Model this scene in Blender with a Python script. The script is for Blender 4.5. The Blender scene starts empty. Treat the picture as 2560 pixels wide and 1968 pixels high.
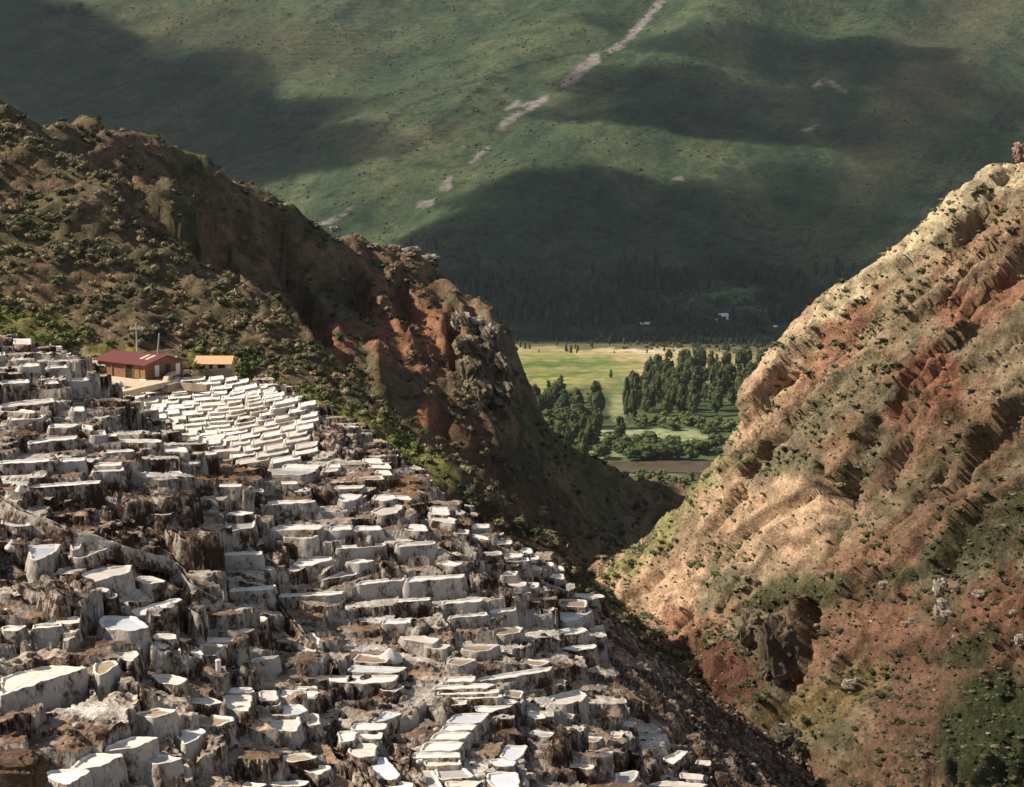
import bpy, math, random
import numpy as np
from math import radians, sin, cos, pi
rng = np.random.default_rng(7); random.seed(7)
SC = bpy.context.scene; COL = SC.collection
# ------------------------------------------------------------------ camera, sky, sun, exposure
F = 4000.0; PITCH = radians(7.6)
cd = bpy.data.cameras.new('camera'); cam = bpy.data.objects.new('camera', cd); COL.objects.link(cam)
cd.sensor_width = 36; cd.lens = 36*F/2560; cd.clip_start = 1; cd.clip_end = 30000
cam.location = (0, 0, 0); cam.rotation_euler = (pi/2-PITCH, 0, 0); SC.camera = cam
SUN = np.array([-0.80, -0.02, 0.68]); SUN = SUN/np.linalg.norm(SUN)
el = math.asin(SUN[2]); az = math.atan2(SUN[0], SUN[1])
w = bpy.data.worlds.new('World'); SC.world = w; w.use_nodes = True
nt = w.node_tree; bg = nt.nodes['Background']
sky = nt.nodes.new('ShaderNodeTexSky'); sky.sky_type = 'NISHITA'; sky.sun_disc = False
sky.sun_elevation = el; sky.sun_rotation = az; sky.altitude = 3200; sky.dust_density = 2.0
# broken white cloud cover over the blue
tc = nt.nodes.new('ShaderNodeTexCoord'); nz = nt.nodes.new('ShaderNodeTexNoise'); nz.inputs['Scale'].default_value = 2.2
nz.inputs['Detail'].default_value = 5; rp = nt.nodes.new('ShaderNodeValToRGB')
rp.color_ramp.elements[0].position = .42; rp.color_ramp.elements[1].position = .62
mx = nt.nodes.new('ShaderNodeMixRGB'); mx.inputs[2].default_value = (4.6, 4.9, 5.3, 1)
nt.links.new(tc.outputs['Generated'], nz.inputs['Vector']); nt.links.new(nz.outputs['Fac'], rp.inputs[0])
nt.links.new(rp.outputs[0], mx.inputs[0]); nt.links.new(sky.outputs[0], mx.inputs[1]); nt.links.new(mx.outputs[0], bg.inputs[0])
bg.inputs[1].default_value = 0.05
sd = bpy.data.lights.new('sun', 'SUN'); sd.energy = 5.0; sd.angle = radians(0.6); sd.color = (1, .885, .75)
so = bpy.data.objects.new('sun', sd); COL.objects.link(so); so.location = (-300, 0, 300)
import mathutils
so.rotation_euler = mathutils.Vector(SUN).to_track_quat('Z', 'Y').to_euler()
SC.view_settings.view_transform = 'Standard'; SC.view_settings.look = 'None'
SC.view_settings.exposure = 0.73; SC.view_settings.gamma = 1.0
SC.cycles.transparent_max_bounces = 64; SC.cycles.max_bounces = 5; SC.cycles.volume_bounces = 0; SC.cycles.diffuse_bounces = 2
# ------------------------------------------------------------------ projection helpers
cp, sp_ = cos(PITCH), sin(PITCH)
def ray(px, py):
    u = (np.asarray(px, float)-1280)/F; v = (984-np.asarray(py, float))/F
    return np.stack([u, cp+v*sp_, -sp_+v*cp], -1)
def atY(px, py, Y):
    d = ray(px, py); return d*(np.asarray(Y, float)/d[..., 1])[..., None]
def atZ(px, py, z):
    d = ray(px, py); return d*(z/d[..., 2])[..., None]
def proj(P):
    d = P[..., 1]*cp-P[..., 2]*sp_; u = P[..., 0]/d; v = (P[..., 1]*sp_+P[..., 2]*cp)/d
    return 1280+F*u, 984-F*v
# ------------------------------------------------------------------ noise
def _h(ix, iy, s):
    n = (ix.astype(np.int64)*374761393+iy.astype(np.int64)*668265263+s*2246822519) & 0xffffffff
    n = ((n ^ (n >> 13))*1274126177) & 0xffffffff
    return ((n ^ (n >> 16)) & 0xffff)/65535.0
def vn(x, y, s=0):
    x = np.asarray(x, float); y = np.asarray(y, float)
    ix = np.floor(x); iy = np.floor(y); fx = x-ix; fy = y-iy
    def g(dx, dy):
        a = _h(ix+dx, iy+dy, s)*2*pi
        return np.cos(a)*(fx-dx)+np.sin(a)*(fy-dy)
    ux = fx*fx*fx*(fx*(fx*6-15)+10); uy = fy*fy*fy*(fy*(fy*6-15)+10)
    a = g(0, 0); b = g(1, 0); c = g(0, 1); d = g(1, 1)
    return ((a+(b-a)*ux)*(1-uy)+(c+(d-c)*ux)*uy)*1.5
def fbm(x, y, s=0, o=5, r=.5):
    t = 0; a = 1; n = 0
    for i in range(o):
        t = t+a*vn(x, y, s+i*17); n += a; a *= r; x = x*2.03+3.1; y = y*2.03+7.7
    return t/n*1.6
def ridge(x, y, s=0, o=4, r=.5):
    t = 0; a = 1; n = 0
    for i in range(o):
        t = t+a*(1-2*np.abs(vn(x, y, s+i*13))); n += a; a *= r; x = x*2.07+1.3; y = y*2.07+5.1
    return t/n
def sstep(a, b, x):
    t = np.clip((x-a)/(b-a), 0, 1); return t*t*(3-2*t)
# thin plate spline z(x, y)
class TPS:
    def __init__(s, P, lam=0.5):
        P = np.array(P, float); s.c = P[:, :2]; s.sc = 100.0; n = len(P)
        K = s.k(s.c, s.c)+np.eye(n)*lam*1e-3
        A = np.zeros((n+3, n+3)); A[:n, :n] = K; A[:n, n] = 1; A[:n, n+1:] = s.c/s.sc; A[n:, :n] = A[:n, n:].T
        b = np.zeros(n+3); b[:n] = P[:, 2]; s.w = np.linalg.solve(A, b)
    def k(s, a, b):
        d2 = ((a[:, None]-b[None])**2).sum(-1)/s.sc**2
        return .5*d2*np.log(d2+1e-12)
    def __call__(s, x, y):
        x = np.asarray(x, float); y = np.asarray(y, float); sh = x.shape
        q = np.stack([x.ravel(), y.ravel()], -1); out = np.empty(len(q)); n = len(s.c)
        for i in range(0, len(q), 40000):
            c = q[i:i+40000]; out[i:i+40000] = s.k(c, s.c)@s.w[:n]+s.w[n]+(c/s.sc)@s.w[n+1:]
        return out.reshape(sh)
def ctl(rows): return [tuple(atY(a, b, Y)) for a, b, Y in rows]
def hit(tps, px, py, y0=60, y1=900, off=0, n=240):
    """first point where the view ray meets the surface"""
    Y = np.linspace(y0, y1, n); P = atY(np.full(n, px), np.full(n, py), Y); d = P[:, 2]-(tps(P[:, 0], P[:, 1])+off)
    i = np.where(d < 0)[0]
    if len(i) == 0: return P[-1]
    i = i[0]
    if i == 0: return P[0]
    t = d[i-1]/(d[i-1]-d[i]); return P[i-1]*(1-t)+P[i]*t
# ------------------------------------------------------------------ mesh helpers
def mesh(name, V, faces, mat=None, col=None, smooth=False, att=None):
    """faces: list of arrays (n,k) or ragged lists"""
    me = bpy.data.meshes.new(name); V = np.asarray(V, np.float32)
    me.vertices.add(len(V)); me.vertices.foreach_set('co', V.ravel())
    lv = []; tot = []
    for f in faces:
        if isinstance(f, np.ndarray): lv.append(f.ravel()); tot.append(np.full(len(f), f.shape[1]))
        else: lv.append(np.array(f)); tot.append(np.array([len(f)]))
    lv = np.concatenate(lv).astype(np.int32); tot = np.concatenate(tot).astype(np.int32)
    st = np.concatenate([[0], np.cumsum(tot)[:-1]]).astype(np.int32)
    me.loops.add(len(lv)); me.loops.foreach_set('vertex_index', lv)
    me.polygons.add(len(tot)); me.polygons.foreach_set('loop_start', st); me.polygons.foreach_set('loop_total', tot)
    me.polygons.foreach_set('use_smooth', np.full(len(tot), smooth))
    me.update(calc_edges=True); me.validate()
    if col is not None:
        a = me.color_attributes.new('Col', 'FLOAT_COLOR', 'POINT'); c = np.ones((len(V), 4), np.float32); c[:, :3] = col
        a.data.foreach_set('color', c.ravel())
    if att is not None:
        a = me.attributes.new('white', 'FLOAT', 'POINT'); a.data.foreach_set('value', np.asarray(att, np.float32))
    if mat: me.materials.append(mat)
    return me
def obj(name, me, parent=None, loc=None, rz=0):
    o = bpy.data.objects.new(name, me); COL.objects.link(o)
    if parent is not None: o.parent = parent
    if loc is not None: o.location = loc
    if rz: o.rotation_euler.z = rz
    return o
def tag(o, label=None, cat=None, group=None, kind=None):
    if label: o['label'] = label
    if cat: o['category'] = cat
    if group: o['group'] = group
    if kind: o['kind'] = kind
    return o
def empty(name, loc, rz=0):
    o = bpy.data.objects.new(name, None); COL.objects.link(o); o.location = loc; o.rotation_euler.z = rz; return o
def gridfaces(nx, ny):
    i = np.arange(nx*ny).reshape(ny, nx)
    return np.stack([i[:-1, :-1], i[:-1, 1:], i[1:, 1:], i[1:, :-1]], -1).reshape(-1, 4)
class MB:
    """collects boxes / tubes / prisms in local coordinates"""
    def __init__(s): s.V = []; s.F = []
    def add(s, V, Fs):
        b = len(s.V); s.V += [tuple(v) for v in V]; s.F += [[b+i for i in f] for f in Fs]; return s
    def box(s, x0, x1, y0, y1, z0, z1):
        V = [(x, y, z) for z in (z0, z1) for y in (y0, y1) for x in (x0, x1)]
        return s.add(V, [[0, 2, 3, 1], [4, 5, 7, 6], [0, 1, 5, 4], [2, 6, 7, 3], [0, 4, 6, 2], [1, 3, 7, 5]])
    def tube(s, p, q, r0, r1, n=8):
        p = np.array(p, float); q = np.array(q, float); d = (q-p)/np.linalg.norm(q-p)
        a = np.cross(d, [0, 0, 1] if abs(d[2]) < .9 else [1, 0, 0]); a /= np.linalg.norm(a); b = np.cross(d, a)
        V = []
        for c, r in ((p, r0), (q, r1)):
            for i in range(n): t = 2*pi*i/n; V.append(c+r*(a*cos(t)+b*sin(t)))
        return s.add(V, [[i, (i+1) % n, n+(i+1) % n, n+i] for i in range(n)]+[list(range(n))[::-1], list(range(n, 2*n))])
    def build(s, name, mat, parent=None, smooth=False):
        return obj(name, mesh(name, s.V, s.F, mat, smooth=smooth), parent)
# ------------------------------------------------------------------ materials
def mat(name, rough=.9, spec=.2):
    m = bpy.data.materials.new(name); m.use_nodes = True; b = m.node_tree.nodes['Principled BSDF']
    b.inputs['Roughness'].default_value = rough; b.inputs['Specular IOR Level'].default_value = spec; return m, m.node_tree, b
def N(nt, t, **k):
    n = nt.nodes.new(t)
    for a, b in k.items():
        if a in n.inputs: n.inputs[a].default_value = b
        else: setattr(n, a, b)
    return n
def coords(nt, scale=(1, 1, 1), obj_=False):
    if obj_: g = nt.nodes.new('ShaderNodeTexCoord').outputs['Object']
    else: g = nt.nodes.new('ShaderNodeNewGeometry').outputs['Position']
    m = nt.nodes.new('ShaderNodeMapping'); m.inputs['Scale'].default_value = scale; nt.links.new(g, m.inputs['Vector']); return m.outputs[0]
def noise(nt, vec, scale, detail=6, rough=.6, dist=0):
    n = nt.nodes.new('ShaderNodeTexNoise'); n.inputs['Scale'].default_value = scale; n.inputs['Detail'].default_value = detail
    n.inputs['Roughness'].default_value = rough; n.inputs['Distortion'].default_value = dist; nt.links.new(vec, n.inputs['Vector']); return n.outputs['Fac']
def ramp(nt, fac, stops):
    r = nt.nodes.new('ShaderNodeValToRGB'); e = r.color_ramp.elements
    while len(e) < len(stops): e.new(.5)
    for x, (p, c) in zip(e, stops): x.position = p; x.color = (*c, 1) if len(c) == 3 else c
    nt.links.new(fac, r.inputs[0]); return r.outputs[0]
def mixc(nt, a, b, fac, mode='MIX'):
    m = nt.nodes.new('ShaderNodeMixRGB'); m.blend_type = mode
    for i, v in ((0, fac), (1, a), (2, b)):
        if hasattr(v, 'links') or isinstance(v, bpy.types.NodeSocket): nt.links.new(v, m.inputs[i])
        else: m.inputs[i].default_value = v if i == 0 else (*v, 1)
    return m.outputs[0]
def bump(nt, b, h, dist, strength=1):
    n = nt.nodes.new('ShaderNodeBump'); n.inputs['Distance'].default_value = dist; n.inputs['Strength'].default_value = strength
    nt.links.new(h, n.inputs['Height']); nt.links.new(n.outputs[0], b.inputs['Normal'])
def terrain_mat(name, s1, s2, lo, hi, bd, rough=.95, scale=(1, 1, 1)):
    m, nt, b = mat(name, rough, .1)
    a = nt.nodes.new('ShaderNodeVertexColor'); a.layer_name = 'Col'
    v = coords(nt, scale); n1 = noise(nt, v, s1, 8, .7); n2 = noise(nt, v, s2, 5, .65)
    k = ramp(nt, n1, [(.3, (lo,)*3), (.7, (hi,)*3)]); c = mixc(nt, a.outputs[0], k, 1.0, 'MULTIPLY')
    k2 = ramp(nt, n2, [(.35, (.62, .66, .6)), (.62, (1.18, 1.12, 1.1))]); c = mixc(nt, c, k2, 1.0, 'MULTIPLY')
    nt.links.new(c, b.inputs['Base Color']); bump(nt, b, n1, bd); return m
M = {}
M['hillL'] = terrain_mat('hill_earth', .25, 1.3, .55, 1.5, 2.0)
M['hillR'] = terrain_mat('red_hill_earth', .3, 1.6, .55, 1.5, 1.6, scale=(1, .7, 1))
M['mount'] = terrain_mat('mountain_grass', .012, .06, .75, 1.25, 14, scale=(1, 1, 1))
M['valley'] = terrain_mat('valley_fields', .01, .05, .8, 1.2, .3)
def col_mat(name, rough=.85, var=.35, sc=3.0, spec=.2):
    m, nt, b = mat(name, rough, spec); a = nt.nodes.new('ShaderNodeVertexColor'); a.layer_name = 'Col'
    n = noise(nt, coords(nt), sc, 4); k = ramp(nt, n, [(.3, (1-var,)*3), (.7, (1+var,)*3)])
    nt.links.new(mixc(nt, a.outputs[0], k, 1.0, 'MULTIPLY'), b.inputs['Base Color']); return m
M['leaf'] = col_mat('leaves', .8); M['rock'] = col_mat('rock', .95, .45, 2.0)
def plain(name, c, rough=.8, var=.2, sc=2.0, metal=0, stretch=(1, 1, 1), spec=.3):
    m, nt, b = mat(name, rough, spec); n = noise(nt, coords(nt, stretch), sc, 6, .65)
    c = np.array(c); k = ramp(nt, n, [(.3, tuple(c*(1-var))), (.7, tuple(np.minimum(c*(1+var), .95)))])
    nt.links.new(k, b.inputs['Base Color']); b.inputs['Metallic'].default_value = metal; bump(nt, b, n, .02); return m
# salt-crusted wall: pale vertical streaks over dark brown earth, 'white' attribute says how much crust
def wall_mat(name='salt_crusted_wall', ground=False):
    m, nt, b = mat(name, .9, .15)
    a = nt.nodes.new('ShaderNodeAttribute'); a.attribute_name = 'white'
    st = noise(nt, coords(nt, (1, 1, .26)), 1.3, 7, .7, .5); bl = noise(nt, coords(nt, (1, 1, .9)), .42, 7, .72)
    fine = noise(nt, coords(nt, (1, 1, .35)), 5.0, 5, .7)
    def ma(op, x, y):
        q = nt.nodes.new('ShaderNodeMath'); q.operation = op
        for i, v in enumerate((x, y)):
            if isinstance(v, bpy.types.NodeSocket): nt.links.new(v, q.inputs[i])
            else: q.inputs[i].default_value = v
        return q.outputs[0]
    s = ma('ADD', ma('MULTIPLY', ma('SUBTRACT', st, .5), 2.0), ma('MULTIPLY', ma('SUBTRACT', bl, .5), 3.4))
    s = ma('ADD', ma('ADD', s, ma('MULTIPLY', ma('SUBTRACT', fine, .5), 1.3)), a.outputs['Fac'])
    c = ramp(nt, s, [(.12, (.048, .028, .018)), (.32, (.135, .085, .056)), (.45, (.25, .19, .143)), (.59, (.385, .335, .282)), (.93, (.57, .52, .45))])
    if ground:   # steep faces carry the crust, flat treads keep their own colour
        va = nt.nodes.new('ShaderNodeVertexColor'); va.layer_name = 'Col'; ge = nt.nodes.new('ShaderNodeNewGeometry'); sx = nt.nodes.new('ShaderNodeSeparateXYZ')
        nt.links.new(ge.outputs['True Normal'], sx.inputs[0]); n1 = noise(nt, coords(nt), 2.2, 7, .7)
        t = mixc(nt, va.outputs[0], ramp(nt, n1, [(.3, (.5,)*3), (.7, (1.5,)*3)]), 1.0, 'MULTIPLY')
        c = mixc(nt, c, t, ramp(nt, sx.outputs[2], [(.55, (0,)*3), (.8, (1,)*3)]))
        nt.links.new(c, b.inputs['Base Color']); bump(nt, b, n1, .5); return m
    nt.links.new(c, b.inputs['Base Color']); bump(nt, b, ma('ADD', st, ma('MULTIPLY', fine, .5)), .35); return m
M['wall'] = wall_mat(); M['slope'] = wall_mat('terraced_earth', True)
def bed_mat(name, c0, c1, rough, spec, coat=0, wet=.0):
    m, nt, b = mat(name, rough, spec); n = noise(nt, coords(nt, (.6, 1.4, 1)), .9, 7, .65, .5)
    nt.links.new(ramp(nt, n, [(.33, c1), (.56, c0)]), b.inputs['Base Color'])
    b.inputs['Coat Weight'].default_value = coat; b.inputs['Coat Roughness'].default_value = .04
    bump(nt, b, noise(nt, coords(nt), 3.0, 5), .03, .5); return m
M['w'] = bed_mat('white_salt_crust', (.95, .92, .86), (.87, .80, .69), .7, .3, .3)
M['s'] = bed_mat('clear_brine_over_salt', (.86, .89, .92), (.76, .80, .84), .3, .5, 1.0)
M['c'] = bed_mat('cream_salt', (.80, .73, .63), (.60, .50, .40), .75, .3, .25)
M['t'] = bed_mat('tan_wet_mud', (.42, .31, .20), (.26, .18, .11), .6, .4, .5)
M['g'] = bed_mat('grey_salt', (.50, .49, .47), (.36, .34, .31), .7, .3, .3)
#MAIN
# ================================================================== LANDFORMS
def behind(rows, d, drop):
    out = []
    for a, b, Y in rows:
        p = atY(a, b, Y); h = np.array([p[0], p[1], 0]); h /= np.linalg.norm(h); out.append(tuple(p+h*d+np.array([0, 0, -drop])))
    return out
# --- salt slope
A_in = [(60,1968,133),(60,1850,139),(100,1700,149),(100,1540,162),(100,1380,177),(100,1250,192),(100,1160,203),(100,1080,218),(100,1000,232),(60,900,248),(10,835,262),(150,870,250),
 (230,985,238),(330,1080,225),(300,1150,214),(420,1200,212),
 (300,1968,138),(300,1800,146),(300,1650,157),(300,1550,166),(300,1440,176),(300,1320,190),(280,1180,206),
 (550,1968,145),(550,1860,152),(550,1740,163),(550,1620,176),(550,1500,189),(550,1400,199),(550,1300,210),
 (800,1968,153),(800,1860,162),(800,1750,173),(800,1660,184),(800,1570,197),(800,1500,204),(800,1400,211),(800,1310,219),(800,1240,230),(820,1190,240),
 (1050,1968,157),(1050,1860,167),(1050,1750,178),(1050,1650,190),(1050,1560,200),(1050,1450,209),(1050,1350,219),(1000,1270,230),
 (1250,1960,160),(1250,1800,176),(1250,1700,188),(1250,1600,201),(1300,1480,216),(1280,1400,224),
 (1450,1968,168),(1450,1850,182),(1450,1720,197),(1450,1600,212),(1450,1520,224),
 (1650,1968,180),(1650,1850,195),(1650,1720,212),(1560,1600,225),(1800,1930,195),(1750,1850,204)]
A_far = [(420,1165,250),(480,1090,278),(600,1170,252),(600,1090,278),(600,1000,305),(450,960,320),(300,940,330),(200,900,340),(700,1060,290),(760,1150,258),(780,1020,300),(330,1000,308),(560,940,330),(430,890,338)]
A_edge = [(800,1012,305),(880,1080,285),(1000,1180,262),(1080,1240,250),(1180,1310,240),(1300,1370,236),(1420,1440,236),(1500,1510,238),(1620,1650,226),(1750,1790,212),(1900,1940,200)]
ptsA = ctl(A_in)+ctl(A_far)+ctl(A_edge)
for (a, b, Y) in A_edge:
    p = atY(a, b, Y)
    for d, dr in ((14, 13), (35, 30)): ptsA.append((p[0]+d*.9, p[1]+d*.5, p[2]-dr))
ptsA += [(-70, 100, -44), (-30, 100, -50), (10, 100, -54), (50, 100, -62), (-70, 60, -38), (40, 60, -56), (-120, 150, -38), (-120, 230, -20), (-150, 330, -25), (-160, 100, -30)]
tA = TPS(ptsA, 3)
# --- left hill (far ridge with cliffs)
crest1 = [(-150,150,500),(0,230,500),(130,300,515),(250,340,525),(400,385,540),(560,450,560),(700,515,580),(850,580,600),(1000,622,620),(1080,650,625),(1130,715,622),(1170,755,612),(1235,800,600),(1280,880,590),(1292,985,580)]
ptsB = ctl(crest1+[(1340,1040,600),(1400,1100,620),(1480,1160,640),(1560,1200,660),(1640,1250,690),
 (1560,1310,620),(1480,1400,540),(1250,1000,560),(1200,900,570),(1100,900,545),(1000,900,530),(900,850,515),(1100,760,600),(960,760,585),(850,700,580),(700,640,565),(600,620,555),(480,520,520),(300,480,505),(100,400,480),
 (750,800,540),(650,760,535),(550,700,535),(900,980,470),(1050,1000,490),(1100,1100,455),(1200,1200,440),(1300,1300,445),(1380,1400,460),(1350,1150,540),(1250,1100,510),(1440,1250,580)])
ptsB += behind(crest1, 40, 22)+behind(crest1, 140, 110)
ptsB += behind([(1340,1040,600),(1400,1100,620),(1480,1160,640),(1560,1200,660),(1640,1250,690)], 60, 40)
ptsB += [(-260, 420, 10), (-320, 560, 60), (-130, 360, -50), (-60, 380, -80), (0, 400, -105), (30, 380, -112), (70, 560, -140), (120, 700, -165)]
tB = TPS(ptsB, 3)
# --- left spur (nearer, brown scrub, grassy foot)
crest2 = [(60,240,430),(200,330,430),(300,440,425),(400,560,420),(500,650,415),(620,725,410),(700,800,405),(760,870,402),(860,945,395),(960,1030,380),(1080,1130,362),(1180,1240,350),(1290,1340,345),(1400,1440,350)]
ptsS = ctl(crest2[2:]+[(0,330,425),(150,420,420),(0,500,405),(200,560,400),(0,650,385),(200,680,385),(400,720,390),(0,760,362),(150,830,358),(300,860,356),(450,800,375),(560,860,372),(640,940,352),(440,880,352),(560,925,345),(700,965,340),(800,1000,335),(850,1000,350),(900,1060,325),(980,1120,312),(1060,1170,305),(700,880,375),(1180,1290,300),(1300,1370,300)])
ptsS += behind(crest2, 20, 12)+behind(crest2, 60, 50)
ptsS += [(-220, 330, -20), (-160, 310, -38), (-100, 300, -52), (-60, 290, -60), (-30, 270, -70), (10, 280, -85), (40, 280, -100)]
tS = TPS(ptsS, 3)
# --- right hill
crest3 = [(2700,262,300),(2560,350,310),(2480,412,313),(2400,474,316),(2300,572,323),(2200,655,331),(2100,735,340),(2000,825,348),(1920,885,355),(1880,950,360),(1840,1030,366),(1780,1130,375),(1720,1200,383),(1640,1290,391),(1550,1350,400),(1490,1410,406),(1450,1448,410)]
ptsC = ctl(crest3+[(1480,1490,385),(1560,1540,355),(1650,1620,325),(1740,1690,302),(1850,1790,275),(1950,1900,255),(2000,1968,243),
 (2640,1968,215),(2400,1968,222),(2200,1968,231),(2640,1700,230),(2400,1700,241),(2200,1750,251),(2050,1800,262),(2640,1400,246),(2400,1400,263),(2200,1450,279),(2000,1550,300),(1850,1600,320),(2640,1100,264),(2400,1100,284),(2200,1100,301),(2000,1200,322),(1850,1300,342),(1700,1420,362),(2640,800,284),(2400,800,301),(2200,850,317),(2000,1000,335),(1900,1130,352),(1750,1280,374),(1600,1420,384),(2560,560,300)])
ptsC += behind(crest3, 25, 26)+behind(crest3, 80, 95)
ptsC += [(75, 185, -98), (115, 190, -78), (75, 150, -108), (40, 190, -110), (100, 100, -100), (20, 120, -112), (10, 200, -115), (25, 300, -128), (160, 220, -60), (180, 350, 0)]
tC = TPS(ptsC, 3)
# --- mountain
ptsE = [(x, y, z) for x in (-3600, -2000, -700, 700, 2000, 3600) for y, z in ((3350, -338), (3800, -225), (4400, 10), (5100, 330), (6000, 760), (7200, 1350))]
tE = TPS(ptsE, 5)
def zE(x, y):
    z = tE(x, y); a = sstep(3400, 4100, y)
    u = x*.86-y*.5; v = x*.5+y*.86
    z = z+a*(70*fbm(u/900, v/2600, 3, 3)+20*ridge(u/420, v/1700, 9, 3, .35)+3.5*fbm(x/70, y/110, 5, 4))
    z += a*(-60)*np.exp(-((x+900+(y-4500)*.5)/420)**2)
    z += 60*a*np.exp(-((x-100-(y-4200)*.55)/260)**2)
    return z+a*1.0*fbm(x/22, y/22, 8, 3)
def zV(x, y): return -338+0*x+.9*fbm(x/160, y/160, 4, 3)+sstep(1500, 700, y)*30
def splat(px, py, L, c, seed=0, warp=25):
    wx = px+warp*fbm(px/60, py/60, 31+seed, 4); wy = py+warp*fbm(px/60, py/60, 57+seed, 4)
    for (x, y, rx, ry, rot, rgb, k) in L:
        a = radians(rot); dx = wx-x; dy = wy-y; u = dx*cos(a)+dy*sin(a); v = -dx*sin(a)+dy*cos(a)
        m = k*sstep(1.25, .75, np.sqrt((u/rx)**2+(v/ry)**2)); c = c+(np.array(rgb)-c)*m[:, None]
    return c
def coarse(f, xs, ys, k=10):
    """evaluate f on a coarse grid and interpolate smoothly to the fine one"""
    cx = np.arange(xs[0]-3, xs[-1]+6, (xs[1]-xs[0])*k); cy = np.arange(ys[0]-3, ys[-1]+6, (ys[1]-ys[0])*k)
    G = f(*np.meshgrid(cx, cy)); R = np.stack([np.interp(xs, cx, r) for r in G]); return np.stack([np.interp(ys, cy, R[:, i]) for i in range(len(xs))], 1)
def landform(name, zf, xs, ys, colf, m, post=None):
    X, Y = np.meshgrid(xs, ys); Z = zf(X, Y); V = np.stack([X, Y, Z], -1).reshape(-1, 3)
    if post: V = post(V, len(ys), len(xs))
    c = colf(V, *proj(V)); c = np.clip(c*(.70 if name != 'right_hill' else .80), .008, .9)
    o = obj(name, mesh(name, V, [gridfaces(len(xs), len(ys))], m, c, smooth=True)); tag(o, kind='structure'); return V, c
def lerp(a, b, t): return np.array(a)+(np.array(b)-np.array(a))*t[:, None]
# mountain colours
SCAR = [((1690,-40),(1572,96),9),((1565,104),(1520,130),6),((1490,146),(1415,208),13),((1365,243),(1320,275),8),((1330,258),(1290,264),5),((1300,282),(1252,316),9),((1270,270),(1300,255),4),
        ((1122,448),(1118,470),11),((1052,512),(1080,508),9),((1225,365),(1180,405),4),((2070,200),(2110,230),7),((2040,215),(2050,200),4),((1690,448),(1710,450),4),((800,560),(830,552),5),((880,520),(840,550),3),((2050,310),(2010,330),4)]
def segmask(px, py, S, seed=3):
    wx = px+5*fbm(px/14, py/14, seed, 3); wy = py+5*fbm(px/14, py/14, seed+9, 3); m = np.zeros(len(px))
    for (a, b, r) in S:
        a = np.array(a, float); b = np.array(b, float); d = b-a; t = np.clip(((wx-a[0])*d[0]+(wy-a[1])*d[1])/(d@d), 0, 1)
        q = np.hypot(wx-a[0]-t*d[0], wy-a[1]-t*d[1]); m = np.maximum(m, sstep(r*1.15, r*.75, q))
    return m
def cM(V, px, py):
    x, y = V[:, 0], V[:, 1]
    c = lerp((.062, .100, .052), (.115, .145, .072), sstep(-.35, .45, fbm(x/260, y/420, 11, 5)))
    c = lerp((0, 0, 0), (1, 1, 1), np.ones(len(x)))*c
    d = sstep(.12, .5, fbm(x/90, y/90, 23, 5)); c = c+(np.array((.032, .066, .038))-c)*(d*.6)[:, None]
    sp = sstep(.30, .45, vn(x/14, y/14, 41))*sstep(-.3, .3, fbm(x/300, y/300, 42, 3)); c = c*(1-.5*sp)[:, None]; u = x*.86-y*.5; c = c*(1+.22*fbm(u/38, (x*.5+y*.86)/520, 46, 4))[:, None]
    c = c*.88; c = splat(px, py, [(2350,150,90,420,35,(.10,.09,.055),.55),(2150,500,60,300,35,(.13,.14,.07),.5),(650,100,330,60,8,(.10,.085,.05),.45),(1000,350,170,40,-8,(.13,.12,.07),.4),(1800,738,115,12,-8,(.16,.24,.09),1),(1900,768,70,9,0,(.13,.20,.08),1),(1300,738,60,8,0,(.12,.18,.08),1),(1700,765,60,7,0,(.12,.18,.07),1),(1230,765,50,7,0,(.10,.15,.07),1)], c, 5, 40)
    # old field terraces, upper left
    tm = sstep(1.2, .8, np.hypot((px-870)/150, (py-90)/90))+sstep(1.2, .8, np.hypot((px-300)/330, (py-95)/70))*.6+sstep(1.2, .8, np.hypot((px-720)/60, (py-200)/60))
    c = c*(1+.18*np.clip(tm, 0, 1)*np.sin(V[:, 2]*.35+2*fbm(x/60, y/60, 77, 2)))[:, None]
    # field walls and gullies as thin dark lines
    L = [((915,380),(985,290),4),((985,290),(1200,272),3),((1200,272),(1010,385),3),((1010,385),(1250,180),4),((1250,180),(1000,275),3),((500,408),(720,362),3),((630,318),(720,320),3),((620,280),(760,285),3),((2560,205),(2330,520),4),((120,272),(340,200),3),((1450,130),(1280,170),3)]
    c = c*(1-.5*segmask(px, py, L, 8))[:, None]
    s = segmask(px, py, SCAR); g = (.85+.3*fbm(x/18, y/18, 4, 3))
    return c+(np.array((.32, .29, .275))*g[:, None]-c)*s[:, None]
landform('mountain', zE, np.arange(-3400, 3401, 14.), np.arange(3300, 7000, 12.), cM, M['mount'])
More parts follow.
